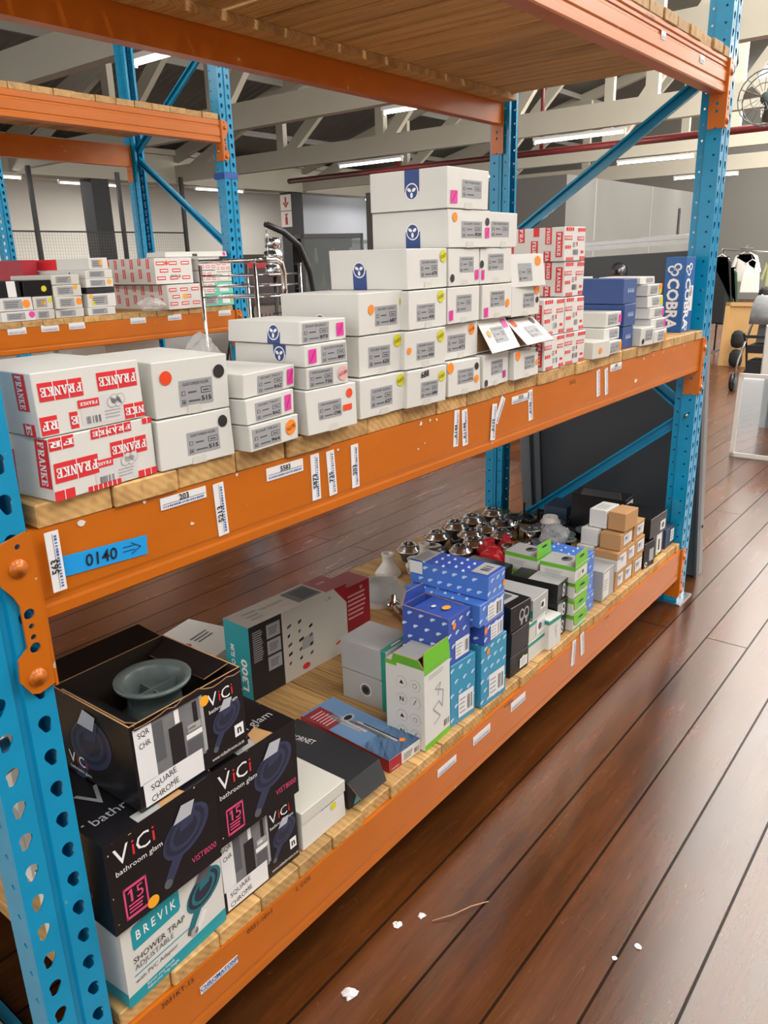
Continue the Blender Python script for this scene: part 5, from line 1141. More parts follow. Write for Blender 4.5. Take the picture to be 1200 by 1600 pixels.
bx = Box('carton', 'slate blue carton with three ring marks at the back of the bottom shelf', 'cardboard box', None, 2.695, .47, ZB, 4, .14, .11, .115, BLUEK, jit=.001)
for F in (bx.front, bx.left):
    for k in range(3): ell(bx.mb, F, .30 + .22*k, .4, .012, PALEB, L1); ell(bx.mb, F, .30 + .22*k, .4, .007, BLUEK, L2)
bx.done()
# long wall-mounted drain cartons at the back left
def drain_box(label, x, y, yaw, teal):
    bx = Box('carton', label, 'cardboard box', 'long drain channel cartons', x, y, ZB, yaw, .40, .11, .232, CARD2, jit=.001)
    F = bx.front; W_ = WPRINT
    rect(bx.mb, F, 0, 0, .31, 1, BLACKM); lines(bx.mb, F, .03, .50, .13, .92, 14, INKL, L2, .5); 
    for v in (.30, .52, .74): rect(bx.mb, F, .16, v, .29, v + .19, INKL, L2); lines(bx.mb, F, .18, v + .04, .27, v + .15, 4, INKG, L3)
    for k in range(14):
        rd = random.Random(k*3 + 1); u, v = .36 + .11*(k % 3), .22 + .13*(k//3); ww = rd.uniform(.02, .05)
        poly(bx.mb, F, [(u, v), (u + ww, v + .02), (u + ww, v + .06), (u, v + .04)], INK if k % 2 else INKG)
    rect(bx.mb, F, .50, .35, .62, .52, INKL, .0004); ell(bx.mb, F, .53, .10, .010, RED, asp=1.6); poly(bx.mb, F, [(.86,.16),(.97,.20),(.97,.23),(.86,.19)], RED); word(bx.mb, F, 'L 85', .80, .90, .014, INKG); poly(bx.mb, F, [(.86,1),(1,.72),(1,1)], RED2)
    T = bx.top; rect(bx.mb, T, .78, 0, 1, 1, RED2); rect(bx.mb, T, .52, .1, .76, .9, INKG); rect(bx.mb, T, .58, .2, .74, .8, INK, L2); word(bx.mb, T, 'WALL MOUNTING', .36, .6, .014, INKG, width=.09); word(bx.mb, T, 'wandplant', .40, .3, .014, PPST); lines(bx.mb, T, .1, .2, .24, .8, 3, INKL); word(bx.mb, T, '0-01', .88, .6, .018, WPRINT)
    rect(bx.mb, bx.left, 0, 0, 1, 1, TEAL if teal else CARD); 
    if teal: word(bx.mb, bx.left, 'VENISIO SLIM', .30, .42, .024, WPRINT, rot=90, width=.125, bold=.02); word(bx.mb, bx.left, 'L300', .74, .33, .036, WPRINT, rot=90, width=.10, bold=.03)
    rect(bx.mb, bx.right, 0, 0, 1, 1, RED2); bx.done(); return bx
drain_box('long drain carton with a teal end reading L300, standing on the bottom shelf', 1.008, .548, -2, True)
bx = Box('carton', 'dark red carton with white lines of text, behind the long drain carton', 'cardboard box', None, 1.305, .60, ZB, -2, .17, .10, .175, RED2, jit=.001); lines(bx.mb, bx.front, .35, .3, .9, .85, 6, PPST); word(bx.mb, bx.front, 'E1', .75, .9, .016, WPRINT); bx.done()
bx = Box('carton', 'flat white carton with a red emblem, lying at the back behind the drain carton', 'cardboard box', None, .80, .70, ZB, 12, .34, .24, .105, CARD, jit=.001)
ell(bx.mb, bx.top, .55, .5, .014, RED2); lines(bx.mb, bx.top, .65, .4, .9, .6, 3, INKG); word(bx.mb, bx.top, 'VINGA', .3, .5, .04, INKL); bx.done()
bx = Box('carton', 'white and grey flat carton standing upright behind the black carton pile', 'cardboard box', None, .16, .40, ZB, -3, .20, .08, .36, CARD, jit=.001); rect(bx.mb, bx.left, 0, .2, 1, .5, GREYC); lines(bx.mb, bx.front, .2, .2, .8, .8, 6, INKL); bx.done()

# ------------------------------------------------------------------ loose waste fittings at the back of the bottom shelf
FG = 'loose waste fittings on the bottom shelf'
def fit(name, label, x, y, parts, yaw=0, tilt=0):
    t = empty(name, (x, y, ZB), yaw, label, 'plumbing fitting', FG)
    for nm, fn in parts:
        b = MB(); fn(b); o = b.build(nm, t)
    return t
def dome(label, x, y, k, s=1.0):
    """basket waste: black cup below, domed steel cap with a ring of holes on top"""
    hb = .044 + .006*(k % 3)
    def cup(b): b.lathe([(.026*s,0),(.028*s,.004),(.033*s,hb*.5),(.047*s,hb*.9),(.047*s,hb)], 0, 0, 0, PLAS_B if k % 2 else mat('dull grey rubber', srgb('#4a4a48'), .5), 18)
    def cap(b):
        b.lathe([(.051*s,hb),(.054*s,hb + .003),(.052*s,hb + .008),(.044*s,hb + .012),(.040*s,hb + .022),(.028*s,hb + .029),(.024*s,hb + .028),(.020*s,hb + .024),(0,hb + .023)], 0, 0, 0, SATIN, 24)
    def holes(b):
        for q in range(6): b.lathe([(.0046*s,hb + .0275),(.0046*s,hb + .031),(0,hb + .0312)], .018*s*math.cos(q*math.pi/3), .018*s*math.sin(q*math.pi/3), 0, PLAS_B, 8)
        b.lathe([(.004*s,hb + .023),(.004*s,hb + .034),(0,hb + .035)], 0, 0, 0, CHROME, 8)
    return fit('basket_waste', label, x, y, (('cup', cup), ('dome_cap', cap), ('strainer_holes', holes)), k*37)
DOMES = [(1.95,.85,'domed chrome waste at the near end of the back row, behind the white funnels'), (2.13,.83,'domed chrome waste on a black cup, second along the back edge'), (2.275,.83,'domed chrome waste, third along the back edge'), (2.42,.835,'domed chrome waste, fourth along the back edge'), (2.545,.80,'domed chrome waste just under the rear blue upright'),
         (2.215,.715,'domed chrome waste in the second row behind the red rubber one'), (2.345,.715,'domed chrome waste with a bright top, middle of the second row'), (2.145,.655,'domed chrome waste touching the red rubber fitting'), (2.03,.645,'small domed chrome waste behind the long blue carton'), (2.53,.69,'domed chrome waste beside the tall chrome one, far side'), (2.43,.69,'large domed chrome waste before the rear upright'), (2.285,.60,'domed chrome waste behind the second red piece')]
for k, (x, y, lab) in enumerate(DOMES): dome(lab, x, y, k, (1.0, 1.08, 1.1, 1.12, 1.05, 1.08, 1.08, 1.02, .92, .95, 1.05, .95)[k])
fit('basket_waste', 'wide ring-flanged steel waste behind the long blue carton', 2.01, .775, (('cup', lambda b: b.lathe([(.04,0),(.045,.03),(.05,.04)], 0, 0, 0, mat('dull grey rubber', (.1,.1,.1)), 20)), ('flange', lambda b: b.lathe([(.050,.038),(.064,.040),(.066,.044),(.052,.049),(.046,.058),(.036,.064),(.026,.064),(.022,.058),(0,.057)], 0, 0, 0, STEEL, 28))))
RP = [(.046,0),(.05,.006),(.05,.02),(.032,.03),(.046,.036),(.048,.044),(.03,.056),(.021,.064),(.022,.078),(.018,.084),(0,.085)]
fit('rubber_plunger', 'stepped red rubber fitting, the larger upright one', 2.135, .575, (('bell', lambda b: b.lathe([(r*1.12, z*1.15) for r, z in RP], 0, 0, 0, PLAS_R, 22)),))
fit('rubber_plunger', 'red rubber fitting lying in front of the upright red one', 2.015, .50, (('bell', lambda b: b.lathe(RP, 0, 0, 0, PLAS_R, 22, True, Matrix.Translation((0, 0, .046)) @ Matrix.Rotation(R(70), 4, 'Y')),),))
fit('rubber_plunger', 'dark red rubber fitting half hidden behind the upright red one', 2.245, .555, (('bell', lambda b: b.lathe([(r*.8, z) for r, z in RP], 0, 0, 0, PLAS_R, 20)),))
def stem(label, x, y, h, rf, m1, m2, name='flanged_waste', top=0.0):
    return fit(name, label, x, y, (('stem', lambda b: b.lathe([(.022,0),(.022,h - .012),(.018,h - .010),(.018,h)], 0, 0, 0, m1, 18)), ('flange', lambda b: b.lathe([(.018,h - .004),(rf,h - .002),(rf + .002,h + .002),(rf - .006,h + .006),(.018,h + .004 + top),(.012,h - .004),(0,h - .005)], 0, 0, 0, m2, 24))))
stem('tall chrome bottle trap with a dark ring on top, middle of the heap', 2.42, .615, .105, .040, CHROME, PLAS_B, 'bottle_trap')
stem('chrome bottle trap standing right of the red rubber pieces', 2.115, .47, .092, .030, CHROME, CHROME, 'bottle_trap')
stem('steel flanged waste on a chrome stem before the white cup', 2.385, .515, .078, .046, CHROME, STEEL); stem('chrome ring waste beside the white cup', 2.46, .475, .070, .044, CHROME, CHROME); stem('low chrome flanged waste behind the white and green cartons', 2.325, .43, .055, .044, CHROME, STEEL)
stem('grey flanged waste behind the plastic bag', 2.43, .385, .066, .050, PLAS_B, PLAS_G); stem('grey flanged waste on a black stem at the right of the heap', 2.55, .335, .060, .050, PLAS_B, PLAS_G)
stem('flat grey disc waste by the black carton', 2.175, .415, .034, .052, PLAS_B, PLAS_G); stem('flat black disc waste behind the long blue carton', 2.01, .425, .038, .052, PLAS_B, PLAS_B); stem('black stub waste behind the black carton with the pale lid', 1.99, .345, .03, .046, PLAS_B, PLAS_B)
def spindle(label, x, y, r):
    return fit('plug_waste', label, x, y, (('body', lambda b: b.lathe([(.035,0),(r,.012),(r,.022),(.03,.036),(.012,.040),(0,.041)], 0, 0, 0, PLAS_B, 20)), ('spindle', lambda b: b.lathe([(.004,.038),(.004,.085),(.006,.087),(.006,.092),(0,.093)], 0, 0, 0, PLAS_B, 8))))
spindle('black plug waste with an upright spindle at the back by the blue brace', 2.665, .70, .046); spindle('black plug waste with a spindle beside the white cup', 2.625, .605, .042); spindle('black plug waste with a tall spindle before the slate blue carton', 2.59, .43, .046)
def blob(label, x, y, m, k): 
    return fit('pipe_elbow', label, x, y, (('pipe', lambda b: b.tube([(-.045,0,.018),(-.01,.0,.02),(.02,.008,.03),(.032,.012,.058)], .017, m, 10)), ('nut', lambda b: b.lathe([(.022,.05),(.024,.052),(.024,.066),(.018,.068),(.014,.060),(0,.06)], .033, .012, 0, m, 8))), k*71)
blob('black pipe elbow in the dark middle of the heap', 2.535, .565, PLAS_B, 1); blob('black pipe elbow by the right of the heap', 2.65, .40, PLAS_B, 2); blob('green pipe elbow among the black ones at the back', 2.61, .79, mat('dark green plastic', srgb('#12553a'), .35), 3); blob('black pipe elbow behind the black lidded carton', 1.90, .46, PLAS_B, 4); blob('black pipe elbow under the domed chrome pieces', 2.09, .72, PLAS_B, 5)
fit('pipe_collar', 'white plastic pipe collar on top of the black pieces', 2.535, .50, (('collar', lambda b: b.lathe([(.030,.0),(.032,.055),(.044,.062),(.046,.072),(.034,.088),(.032,.098),(.026,.098),(.026,.07),(0,.068)], 0, 0, 0, PLAS_W, 24)),))
for k, (x, y, lab) in enumerate(((2.60, .50, 'black flanged trap body in the dark right part of the heap'), (2.50, .41, 'black flanged trap body behind the smoky bag'), (2.36, .34, 'black flanged trap body beside the smoky bag'), (2.69, .62, 'black flanged trap body at the back near the rear upright'))):
    stem(lab, x, y, .050 + .012*(k % 3), .042, PLAS_B, PLAS_B if k % 2 else PLAS_G, 'trap_body')
blob('black pipe elbow leaning by the slate blue carton', 2.56, .30, PLAS_B, 7); blob('chrome pipe elbow in front of the tall trap', 2.28, .50, CHROME, 8); blob('black pipe elbow behind the rear green topped cartons', 2.24, .34, PLAS_B, 9)
for k, (x, y, lab) in enumerate(((2.46, .55, 'dark plug waste between the tall trap and the white collar'), (2.30, .36, 'black plug waste beside the low chrome flange'), (2.58, .56, 'black plug waste right of the white collar'), (2.48, .29, 'black plug waste nearest the white cartons'))): spindle(lab, x, y, .036)
for k, (x, y, lab) in enumerate(((2.395, .415, 'chrome ringed stub between the grey flanges'), (2.245, .445, 'chrome ringed stub beside the standing bottle trap'), (2.20, .655, 'chrome ringed stub behind the big red fitting'))): stem(lab, x, y, .062, .033, SATIN, CHROME, 'ringed_stub')
WP = [(.052,0),(.054,.006),(.038,.03),(.024,.05),(.0225,.056),(.0225,.080),(.0255,.083),(.0255,.090),(.019,.090),(.019,.06),(0,.058)]
fit('white_funnel', 'white plastic pan funnel standing alone at the shelf edge', 1.78, .825, (('funnel', lambda b: b.lathe(WP, 0, 0, 0, PLAS_W, 28)),))
fit('white_funnel', 'white plastic funnel rising behind the white cup', 1.945, .765, (('funnel', lambda b: b.lathe([(r*.9, z*1.05) for r, z in WP], 0, 0, 0, PLAS_W, 24)),))
fit('white_cup', 'white plastic spouted cup beside the white funnel', 1.855, .745, (('cup', lambda b: b.lathe([(.030,0),(.033,.004),(.036,.02),(.034,.035),(.030,.052),(.034,.062),(.030,.062),(.027,.05),(0,.03)], 0, 0, 0, PLAS_W, 24)), ('spout', lambda b: b.tube([(-.03,0,.03),(-.045,.0,.045),(-.05,0,.052)], [.014,.012,.011], PLAS_W, 10))))
# clear clamshell with a grey dish, and the loose brass fitting on its kraft card
t = empty('wrapped_dish', (1.60, .715, ZB), 10, 'grey round dish wrapped in clear plastic behind the red carton', 'wrapped fitting')
b = MB(); b.lathe([(.07,0),(.072,.02),(.055,.05),(.052,.058),(.046,.058),(.044,.052),(0,.05)], 0, 0, 0, mat('light grey plastic', srgb('#a5a7a6'), .4), 28); b.build('dish', t)
b = MB(); b.lathe([(.125,.001),(.115,.02),(.085,.045),(.062,.066),(.05,.071),(0,.072)], 0, 0, 0, CLEAR, 9, False); b.tube([(-.08,-.09,.01),(0,-.03,.068),(.09,.07,.02)], .002, CLEAR, 5); b.build('film', t)
t = empty('tap_fitting', (1.50, .545, ZB), 25, 'chrome tap fitting lying on a piece of brown card before the wrapped dish', 'plumbing fitting')
b = MB(); b.tube([(-.06,-.03,.016),(.02,.02,.018),(.07,.05,.02)], [.006,.014,.012], CHROME, 12); b.lathe([(.022,.0),(.026,.01),(.024,.03),(.01,.036),(.008,.055),(0,.056)], .06, .045, 0, CHROME, 16); b.build('body', t)
b = MB(); b.tube([(-.06,-.03,.016),(-.10,-.06,.020)], .005, CHROME, 8); b.build('handle', t)
t = empty('card_piece', (1.50, .52, ZB), 12, 'torn piece of brown card under the chrome tap fitting', 'card'); b = MB(); b.add([(-.12,-.05,.0008),(.1,-.06,.0008),(.12,.05,.0008),(-.08,.07,.0008),(-.12,-.05,0),(.1,-.06,0),(.12,.05,0),(-.08,.07,0)], [(0,1,2,3),(7,6,5,4),(0,4,5,1),(1,5,6,2),(2,6,7,3),(3,7,4,0)], KRAFT); b.build('card', t)
bag('plastic_bag', 'clear bag with a chrome part and a green card, left of the long blue carton', 'plastic bag', 1.725, .585, ZB, .075, .06, .085, CLEAR, 8, [('card', lambda b: b.box(-.045, .045, -.001, .001, .005, .06, mat('green card', srgb('#1f7a2a'), .5), Matrix.Rotation(R(25), 4, 'X'))), ('chrome_part', lambda b: [b.lathe([(.012,0),(.014,.01),(0,.022)], .022*k - .03, .02, .045, CHROME, 10) for k in range(4)])])
bag('plastic_bag', 'grey plastic bag of fittings between the green topped cartons and the heap', 'plastic bag', 2.085, .262, ZB + .1435, .065, .05, .085, mat('smoky plastic film', (.45,.47,.49), .15, alpha=.5, var=0), 14, [('fitting', lambda b: b.lathe([(.025,0),(.03,.012),(.018,.045),(.02,.06),(0,.064)], 0, 0, .002, PLAS_B, 14))])
t = empty('cord', (1.33, .42, ZB), 0, 'short black cable loop behind the silver cartons', 'cable'); b = MB(); b.tube([(-.06 + .02*k, .03*math.sin(k*.9), .006 + (.02 if k == 3 else 0)) for k in range(8)], .004, PLAS_B, 6); b.build('cable', t)

# ------------------------------------------------------------------ second rack's stock
ZR = 1.200 + PT + .001
RG = 'cartons on the second rack'
def plain(label, x, y, z, w, d, h, m=CARD, lab=True, stk=(), yaw=0, group=RG, art=None, pitch=0):
    bx = Box('carton', label, 'cardboard box', group, x, y, z, yaw, w, d, h, m, jit=.003, pitch=pitch)
    if lab: bx.part('product_label', lambda b: (rect(b, bx.front, .15, .15, .7, .85, GREYL, .001), lines(b, bx.front, .2, .25, .65, .75, 3, INKG, .0014)))
    for q in stk: sticker(bx, bx.front, **q)
    if art: art(bx)
    bx.done(); return bx
def redrows(bx, n=3, left=True):
    F = bx.front; rd = random.Random(int(bx.w*1e4 + bx.h*1e4))
    for j in range(n):
        for i in range(3):
            u = .04 + .33*i + (.08 if j % 2 else 0); v = .1 + (j + .2)*.85/n
            if u + .22 > .99: continue
            rect(bx.mb, F, u, v, u + .22, v + .42/n, RED); rect(bx.mb, F, u + .02, v + .13/n, u + .20, v + .29/n, WPRINT, L2)
    if left:
        for i in range(9):
            for j in range(2):
                u = .03 + i*.108; v = .1 + j*.5 + (.12 if i % 2 else 0)
                rect(bx.mb, bx.left, u, v, u + .038, min(1, v + .36), RED); rect(bx.mb, bx.left, u + .012, v + .02, u + .026, min(1, v + .34), PPST, L2)
plain('large carton with rows of red blocks, upper of the big pair on the second rack', 2.548, Y2 + .0, ZR + .146, .270, .75, .148, lab=False, stk=[st(.31,.80,.012,RDST)], art=lambda bx: (redrows(bx), barcode(bx.mb, bx.front, .4, .22, .66, .34, INKG)))
plain('large carton with rows of red blocks and an amber dot, lower of the big pair', 2.595, Y2 - .02, ZR, .262, .74, .142, lab=False, stk=[st(.48,.50,.016,ORST2)], art=lambda bx: redrows(bx), yaw=3)
plain('long white carton lying on top of the red and white cartons on the second rack', 2.745, Y2 + .02, ZR + .296, .47, .18, .030, lab=False, art=lambda bx: [rect(bx.mb, bx.front, .42, .1, .5, .6, INK)] , stk=[st(.95,.5,.012,PIST)])
for k in range(3): plain(f'small carton with red blocks, {("bottom","middle","top")[k]} of three beside the big pair', 2.802, Y2 + .0, ZR + (.075, .146, .217)[k], .136, .3, .068, lab=False, art=lambda bx: redrows(bx, 2, False))
plain('mint green carton under the small red and white stack', 2.812, Y2 - .005, ZR, .166, .3, .073, m=MINT, art=lambda bx: rect(bx.mb, bx.front, .18, .2, .74, .82, PAPER))
for k, (lab, m_, h, w) in enumerate((('mint green carton with an amber tag at the rack end', MINT, .070, .130), ('mint green carton above the one with the amber tag', MINT, .072, .146), ('cream carton with a looped wire print at the rack end', CARD2, .060, .130), ('small carton with red blocks on top at the rack end', CARD, .066, .130))):
    plain(lab, 2.928 if k != 1 else 2.918, Y2 + .002, ZR + (0, .071, .144, .205)[k], w, .28, h, m=m_, lab=False, stk=[st(.85,.55,.012,ORST2)] if k == 0 else [], art=(lambda bx: redrows(bx, 2, False)) if k == 3 else (lambda bx: rect(bx.mb, bx.front, .25, .2, .75, .8, PAPER)))
# white flat cartons on the left
for k, (lab, x, z, w, h, d, sk) in enumerate((('flat white carton, bottom of the white stack on the second rack', 2.036, 0, .170, .042, .5, []), ('flat white carton with amber and green dots, second in the white stack', 2.044, .043, .172, .072, .5, [st(.12,.8,.012,ORST2), st(.2,.3,.012,YEST)]), ('black flat carton with a peeling end in the white stack', 2.045, .116, .170, .030, .5, []),
     ('flat white carton with an amber dot, fourth in the white stack', 2.045, .147, .168, .046, .5, [st(.85,.6,.014,ORST2)]), ('flat white carton with a leaf mark on its side, fifth in the white stack', 2.045, .194, .166, .045, .85, []), ('flat white carton with a red end, top of the white stack on the second rack', 2.050, .240, .116, .060, .85, [st(.6,.6,.013,ORST2)]))):
    def art(bx, k=k):
        if k == 5: rect(bx.mb, bx.left, .0, 0, .62, 1, RED)
        if k == 4: roundel(bx.mb, bx.left, .82, .45, .014, True, INK)
    plain(lab, x, Y2 + .0, ZR + z, w, d, h, m=BLACKC if k == 2 else CARD, stk=sk, art=art, lab=k != 2)
for k, (lab, z, h, sk) in enumerate((('squashed white carton at the bottom, left of the white stack', 0, .045, []), ('bulging white carton with a large orange dot', .046, .062, [st(.88,.55,.018,ORST)]), ('crumpled white carton with an amber dot above the bulging one', .109, .058, [st(.8,.8,.012,ORST2)]), ('white carton with a maroon edge behind the amber dots', .168, .050, []))):
    plain(lab, 1.845, Y2 + .0, ZR + z, .158, .42, h, stk=sk, yaw=(-4, 3, -3, 0)[k], m=CARD2)
for k, (lab, x, z, w, h, sk, m) in enumerate((('grey white carton with a magenta dot at the left edge of the second rack', 1.56, 0, .175, .050, [st(.9,.6,.016,PIST)], CARD), ('white carton with a large orange dot at the left edge of the second rack', 1.555, .051, .178, .066, [st(.82,.5,.020,ORST)], CARD), ('small white carton, bottom, under the black ones', 1.702, 0, .108, .050, [], CARD2), ('small white carton with amber dots under the black carton', 1.702, .051, .106, .064, [st(.5,.5,.014,ORST2), st(.88,.7,.012,YEST)], CARD2),
     ('black carton with a yellow ring on the second rack', 1.682, .118, .150, .078, [st(.72,.45,.015,YEST)], BLACKC), ('black carton with a white end panel at the left edge of the second rack', 1.515, .118, .150, .078, [], BLACKC))):
    plain(lab, x, Y2 + .0, ZR + z, w, .4, h, stk=sk, m=m, lab=m is not BLACKC, art=(lambda bx: rect(bx.mb, bx.front, .55, .0, .85, 1, PAPER)) if k == 5 else None)
plain('maroon carton standing behind the black cartons on the second rack', 1.90, Y2 + .45, ZR, .085, .3, .30, m=RED2, lab=False)
bag('plastic_bag', 'clear plastic bag hanging over the boards before the big red blocked cartons', 'plastic bag', 2.36, Y2 - .0, ZR, .075, .07, .075, CLEAR, 21)
bx = plain('large plain white carton under the second rack shelf', 2.49, Y2 + .42, .252 + PT + .001, .40, .4, .74, lab=False, group=None)

# ------------------------------------------------------------------ things beyond the racks
# leaning charcoal steel unit at the rack end
t = empty('steel_unit', (3.205, .0, 0), 0, 'charcoal sheet steel counter unit leaning against the right end of the rack', 'metal panel')
ML = Matrix.Translation((0, .018, .0)) @ Matrix.Rotation(R(-4.2), 4, 'Y') @ Matrix.Rotation(R(-2.2), 4, 'X')
b = MB(); b.box(-.075, -.045, .01, .90, .012, 1.50, DKGREY, ML); b.build('steel_panel', t)
b = MB(); b.box(-.045, .0, .0, .07, .004, 1.56, DKGREY2, ML); b.box(-.085, -.045, .0, .012, .004, 1.56, DKGREY, ML); b.build('angle_post', t)
b = MB(); b.box(-.09, -.0, .86, .915, .004, 1.56, DKGREY2, ML); b.box(-.095, -.09, .80, .83, .05, 1.45, DKGREY2, ML); b.build('angle_post', t)
b = MB(); b.box(-.085, .02, -.01, .95, 1.548, 1.565, STEEL, ML); b.box(-.085, -.075, -.01, .95, 1.53, 1.55, STEEL, ML); b.build('worktop_edge', t)['label'] = 'bright steel edge'
b = MB(); c0 = ML @ Vector((-.076, .385, 1.435)); b.tube([tuple(c0), tuple(c0 + Vector((-.008, 0, 0)))], .036, STEEL, 24); b.tube([tuple(c0 + Vector((-.008, 0, 0))), tuple(c0 + Vector((-.014, 0, 0)))], .017, STEEL, 16); b.tube([tuple(c0 + Vector((-.013, .004, -.002))), tuple(c0 + Vector((-.0155, .004, -.002)))], .008, BLACKP, 10); b.build('lock_plate', t)['label'] = 'round steel lock plate'
b = MB(); 
for z in (.25, 1.2): c0 = ML @ Vector((-.02, -.001, z)); b.tube([tuple(c0), tuple(c0 + Vector((0, -.003, 0)))], .008, BLACKP, 10)
b.build('slot_hole', t)
b = MB(); b.box(-.10, -.02, .70, .86, 1.565, 1.592, PLAS_B, ML); b.build('latch', t)
# second dark unit further back, seen under the shelf
t = empty('steel_unit', (6.1, 2.2, 0), 8, 'dark grey steel cabinet far behind, seen under the middle shelf beside the rear upright', 'metal cabinet')
b = MB(); b.box(-.3, .3, .0, 1.3, .06, .95, DKGREY); b.build('cabinet_body', t); b = MB(); [b.box(x, x + .05, y, y + .05, 0, .06, BLACKP) for x in (-.3, .25) for y in (0, 1.25)]; b.build('foot', t)
# chrome trolley between the racks
t = empty('wire_trolley', (2.80, 2.42, 0), 6, 'chrome tube trolley with wire shelf standing before the second rack end', 'trolley')
b = MB()
for x in (-.16, .24):
    for y in (0, .42): b.tube([(x, y, .08), (x, y, 1.48)], .0115, CHROME, 10)
b.build('post', t)
b = MB(); b.tube([(-.16,0,1.50),(.02,0,1.50),(.07,0,1.48),(.09,0,1.43),(.09,0,1.34),(.09,.0,1.30)], .017, CHROME, 12); b.tube([(-.16,.42,1.50),(-.16,.0,1.50)], .012, CHROME, 10); b.build('handle', t)
b = MB()
for z in (1.42, 1.36, 1.30, .5):
    for y in (0, .42): b.tube([(-.16,y,z),(.24,y,z)], .005, CHROME, 6)
    for x in (-.16, .24): b.tube([(x,0,z),(x,.42,z)], .005, CHROME, 6)
for k in range(14):
    for z in (1.30, .5): b.tube([(-.16 + .4*k/13, 0, z), (-.16 + .4*k/13, .42, z)], .0022, CHROME, 5)
b.build('wire_shelf', t)
for x in (-.16, .24):
    for y in (0, .42):
        b = MB(); b.tube([(x - .012, y, .042), (x + .012, y, .042)], .04, PLAS_B, 14); b.box(x - .018, x + .018, y - .01, y + .01, .05, .09, STEEL); b.build('caster', t)
# gooseneck stand with a chain, mirror cabinet behind it
t = empty('boom_stand', (4.62, 4.05, 0), 0, 'black curved boom with a hanging snap hook behind the chrome trolley', 'stand')
b = MB(); b.lathe([(.22,0),(.22,.03),(.03,.05),(.025,.06)], .25, 0, 0, BLACKP, 20); b.tube([(.25,0,.05),(.25,0,1.15),(.20,0,1.40),(.08,0,1.62),(-.10,0,1.73),(-.30,0,1.79)], .026, BLACKP, 12); b.build('boom', t)
b = MB(); b.tube([(-.30,0,1.78),(-.30,0,1.72)], .005, STEEL, 6); b.tube([(-.30,0,1.72),(-.285,0,1.69),(-.285,0,1.65),(-.30,0,1.62),(-.315,0,1.65),(-.315,0,1.69),(-.30,0,1.72)], .006, STEEL, 6); b.tube([(-.30,0,1.62),(-.30,0,1.57),(-.29,0,1.55),(-.30,0,1.53)], .004, STEEL, 6); b.build('snap_hook', t)
t = empty('storage_jar', (4.90, 4.58, 0), 0, 'stack of chrome canisters on a black post behind the trolley', 'canister stack')
b = MB(); b.lathe([(.12,0),(.12,.02),(.02,.03),(.02,1.36)], 0, 0, 0, BLACKP, 16); b.build('post', t); b = MB(); b.lathe([(.07,1.36),(.085,1.38),(.085,1.46),(.06,1.48),(.09,1.50),(.09,1.58),(.05,1.60),(.075,1.62),(.075,1.70),(0,1.71)], 0, 0, 0, CHROME, 22); b.build('canister', t)
t = empty('display_cabinet', (8.0, 7.2, 0), -30, 'dark glass display cabinet behind the white cartons at the second rack end', 'display cabinet')
b = MB()
for x in (0, .9):
    for y in (0, .5): b.box(x, x + .035, y, y + .035, 0, 1.85, BLACKP)
b.box(0, .935, 0, .535, 1.80, 1.86, BLACKP); b.box(0, .935, 0, .535, 0, .35, BLACKP); b.box(.01, .925, .52, .535, .35, 1.8, PLAS_B); b.build('frame', t)
b = MB(); b.box(.035, .9, .005, .012, .35, 1.8, mat('smoked glass', (.10,.11,.11), .06, alpha=.55, var=0)); b.build('glass_pane', t)
b = MB(); [b.box(.02, .915, .02, .515, z, z + .012, mat('dark shelf glass', (.2,.22,.22), .1)) for z in (.75, 1.1, 1.45)]; b.build('shelf', t)
b = MB(); 
for k in range(9): b.lathe([(.03,0),(.035,.05),(.02,.12),(.022,.2),(0,.21)], .1 + .09*k, .25, (1.115, .765, 1.465)[k % 3], (STEEL, REDP, PLAS_W)[k % 3], 10)
b.build('displayed_ornaments', t)
# framed poster and red crate far behind the trolley
t = empty('framed_poster', (7.4, 7.6, 0), -30, 'black framed red and black poster on an easel behind the trolley', 'poster')
b = MB(); b.box(-.45, .45, 0, .03, .9, 1.6, BLACKP); b.box(-.41, .41, -.004, .0, .94, 1.56, mat('poster dark', srgb('#35282a'), .5)); b.box(-.40, -.16, -.008, -.004, 1.32, 1.54, PPST); b.box(-.10, .38, -.008, -.004, 1.42, 1.54, RED2); b.box(-.36, -.2, -.011, -.008, 1.4, 1.48, RED2); b.build('board', t)
b = MB(); [b.tube([(x, .0, .9), (x*1.6, .1, 0)], .015, BLACKP, 6) for x in (-.3, .3)]; b.tube([(0,.02,1.3),(0,.5,0)], .015, BLACKP, 6); b.build('easel', t)
t = empty('wire_basket', (3.55, 3.2, 0), 10, 'black wire basket bin with something red behind the trolley', 'wire basket')
b = MB()
for k in range(13):
    a = -.3 + .6*k/12; b.tube([(a, -.2, .0), (a, -.2, 1.16)], .004, BLACKP, 5); b.tube([(-.3, -.2, .02 + .095*k), (.3, -.2, .02 + .095*k)], .004, BLACKP, 5); b.tube([(-.3, -.2 + .4*k/12, 0), (-.3, -.2 + .4*k/12, 1.16)], .004, BLACKP, 5)
b.build('wire_mesh', t); b = MB(); b.box(-.25, .28, -.15, .2, .003, .98, mat('red crate plastic', srgb('#a0222b'), .4)); b.build('red_filling', t)
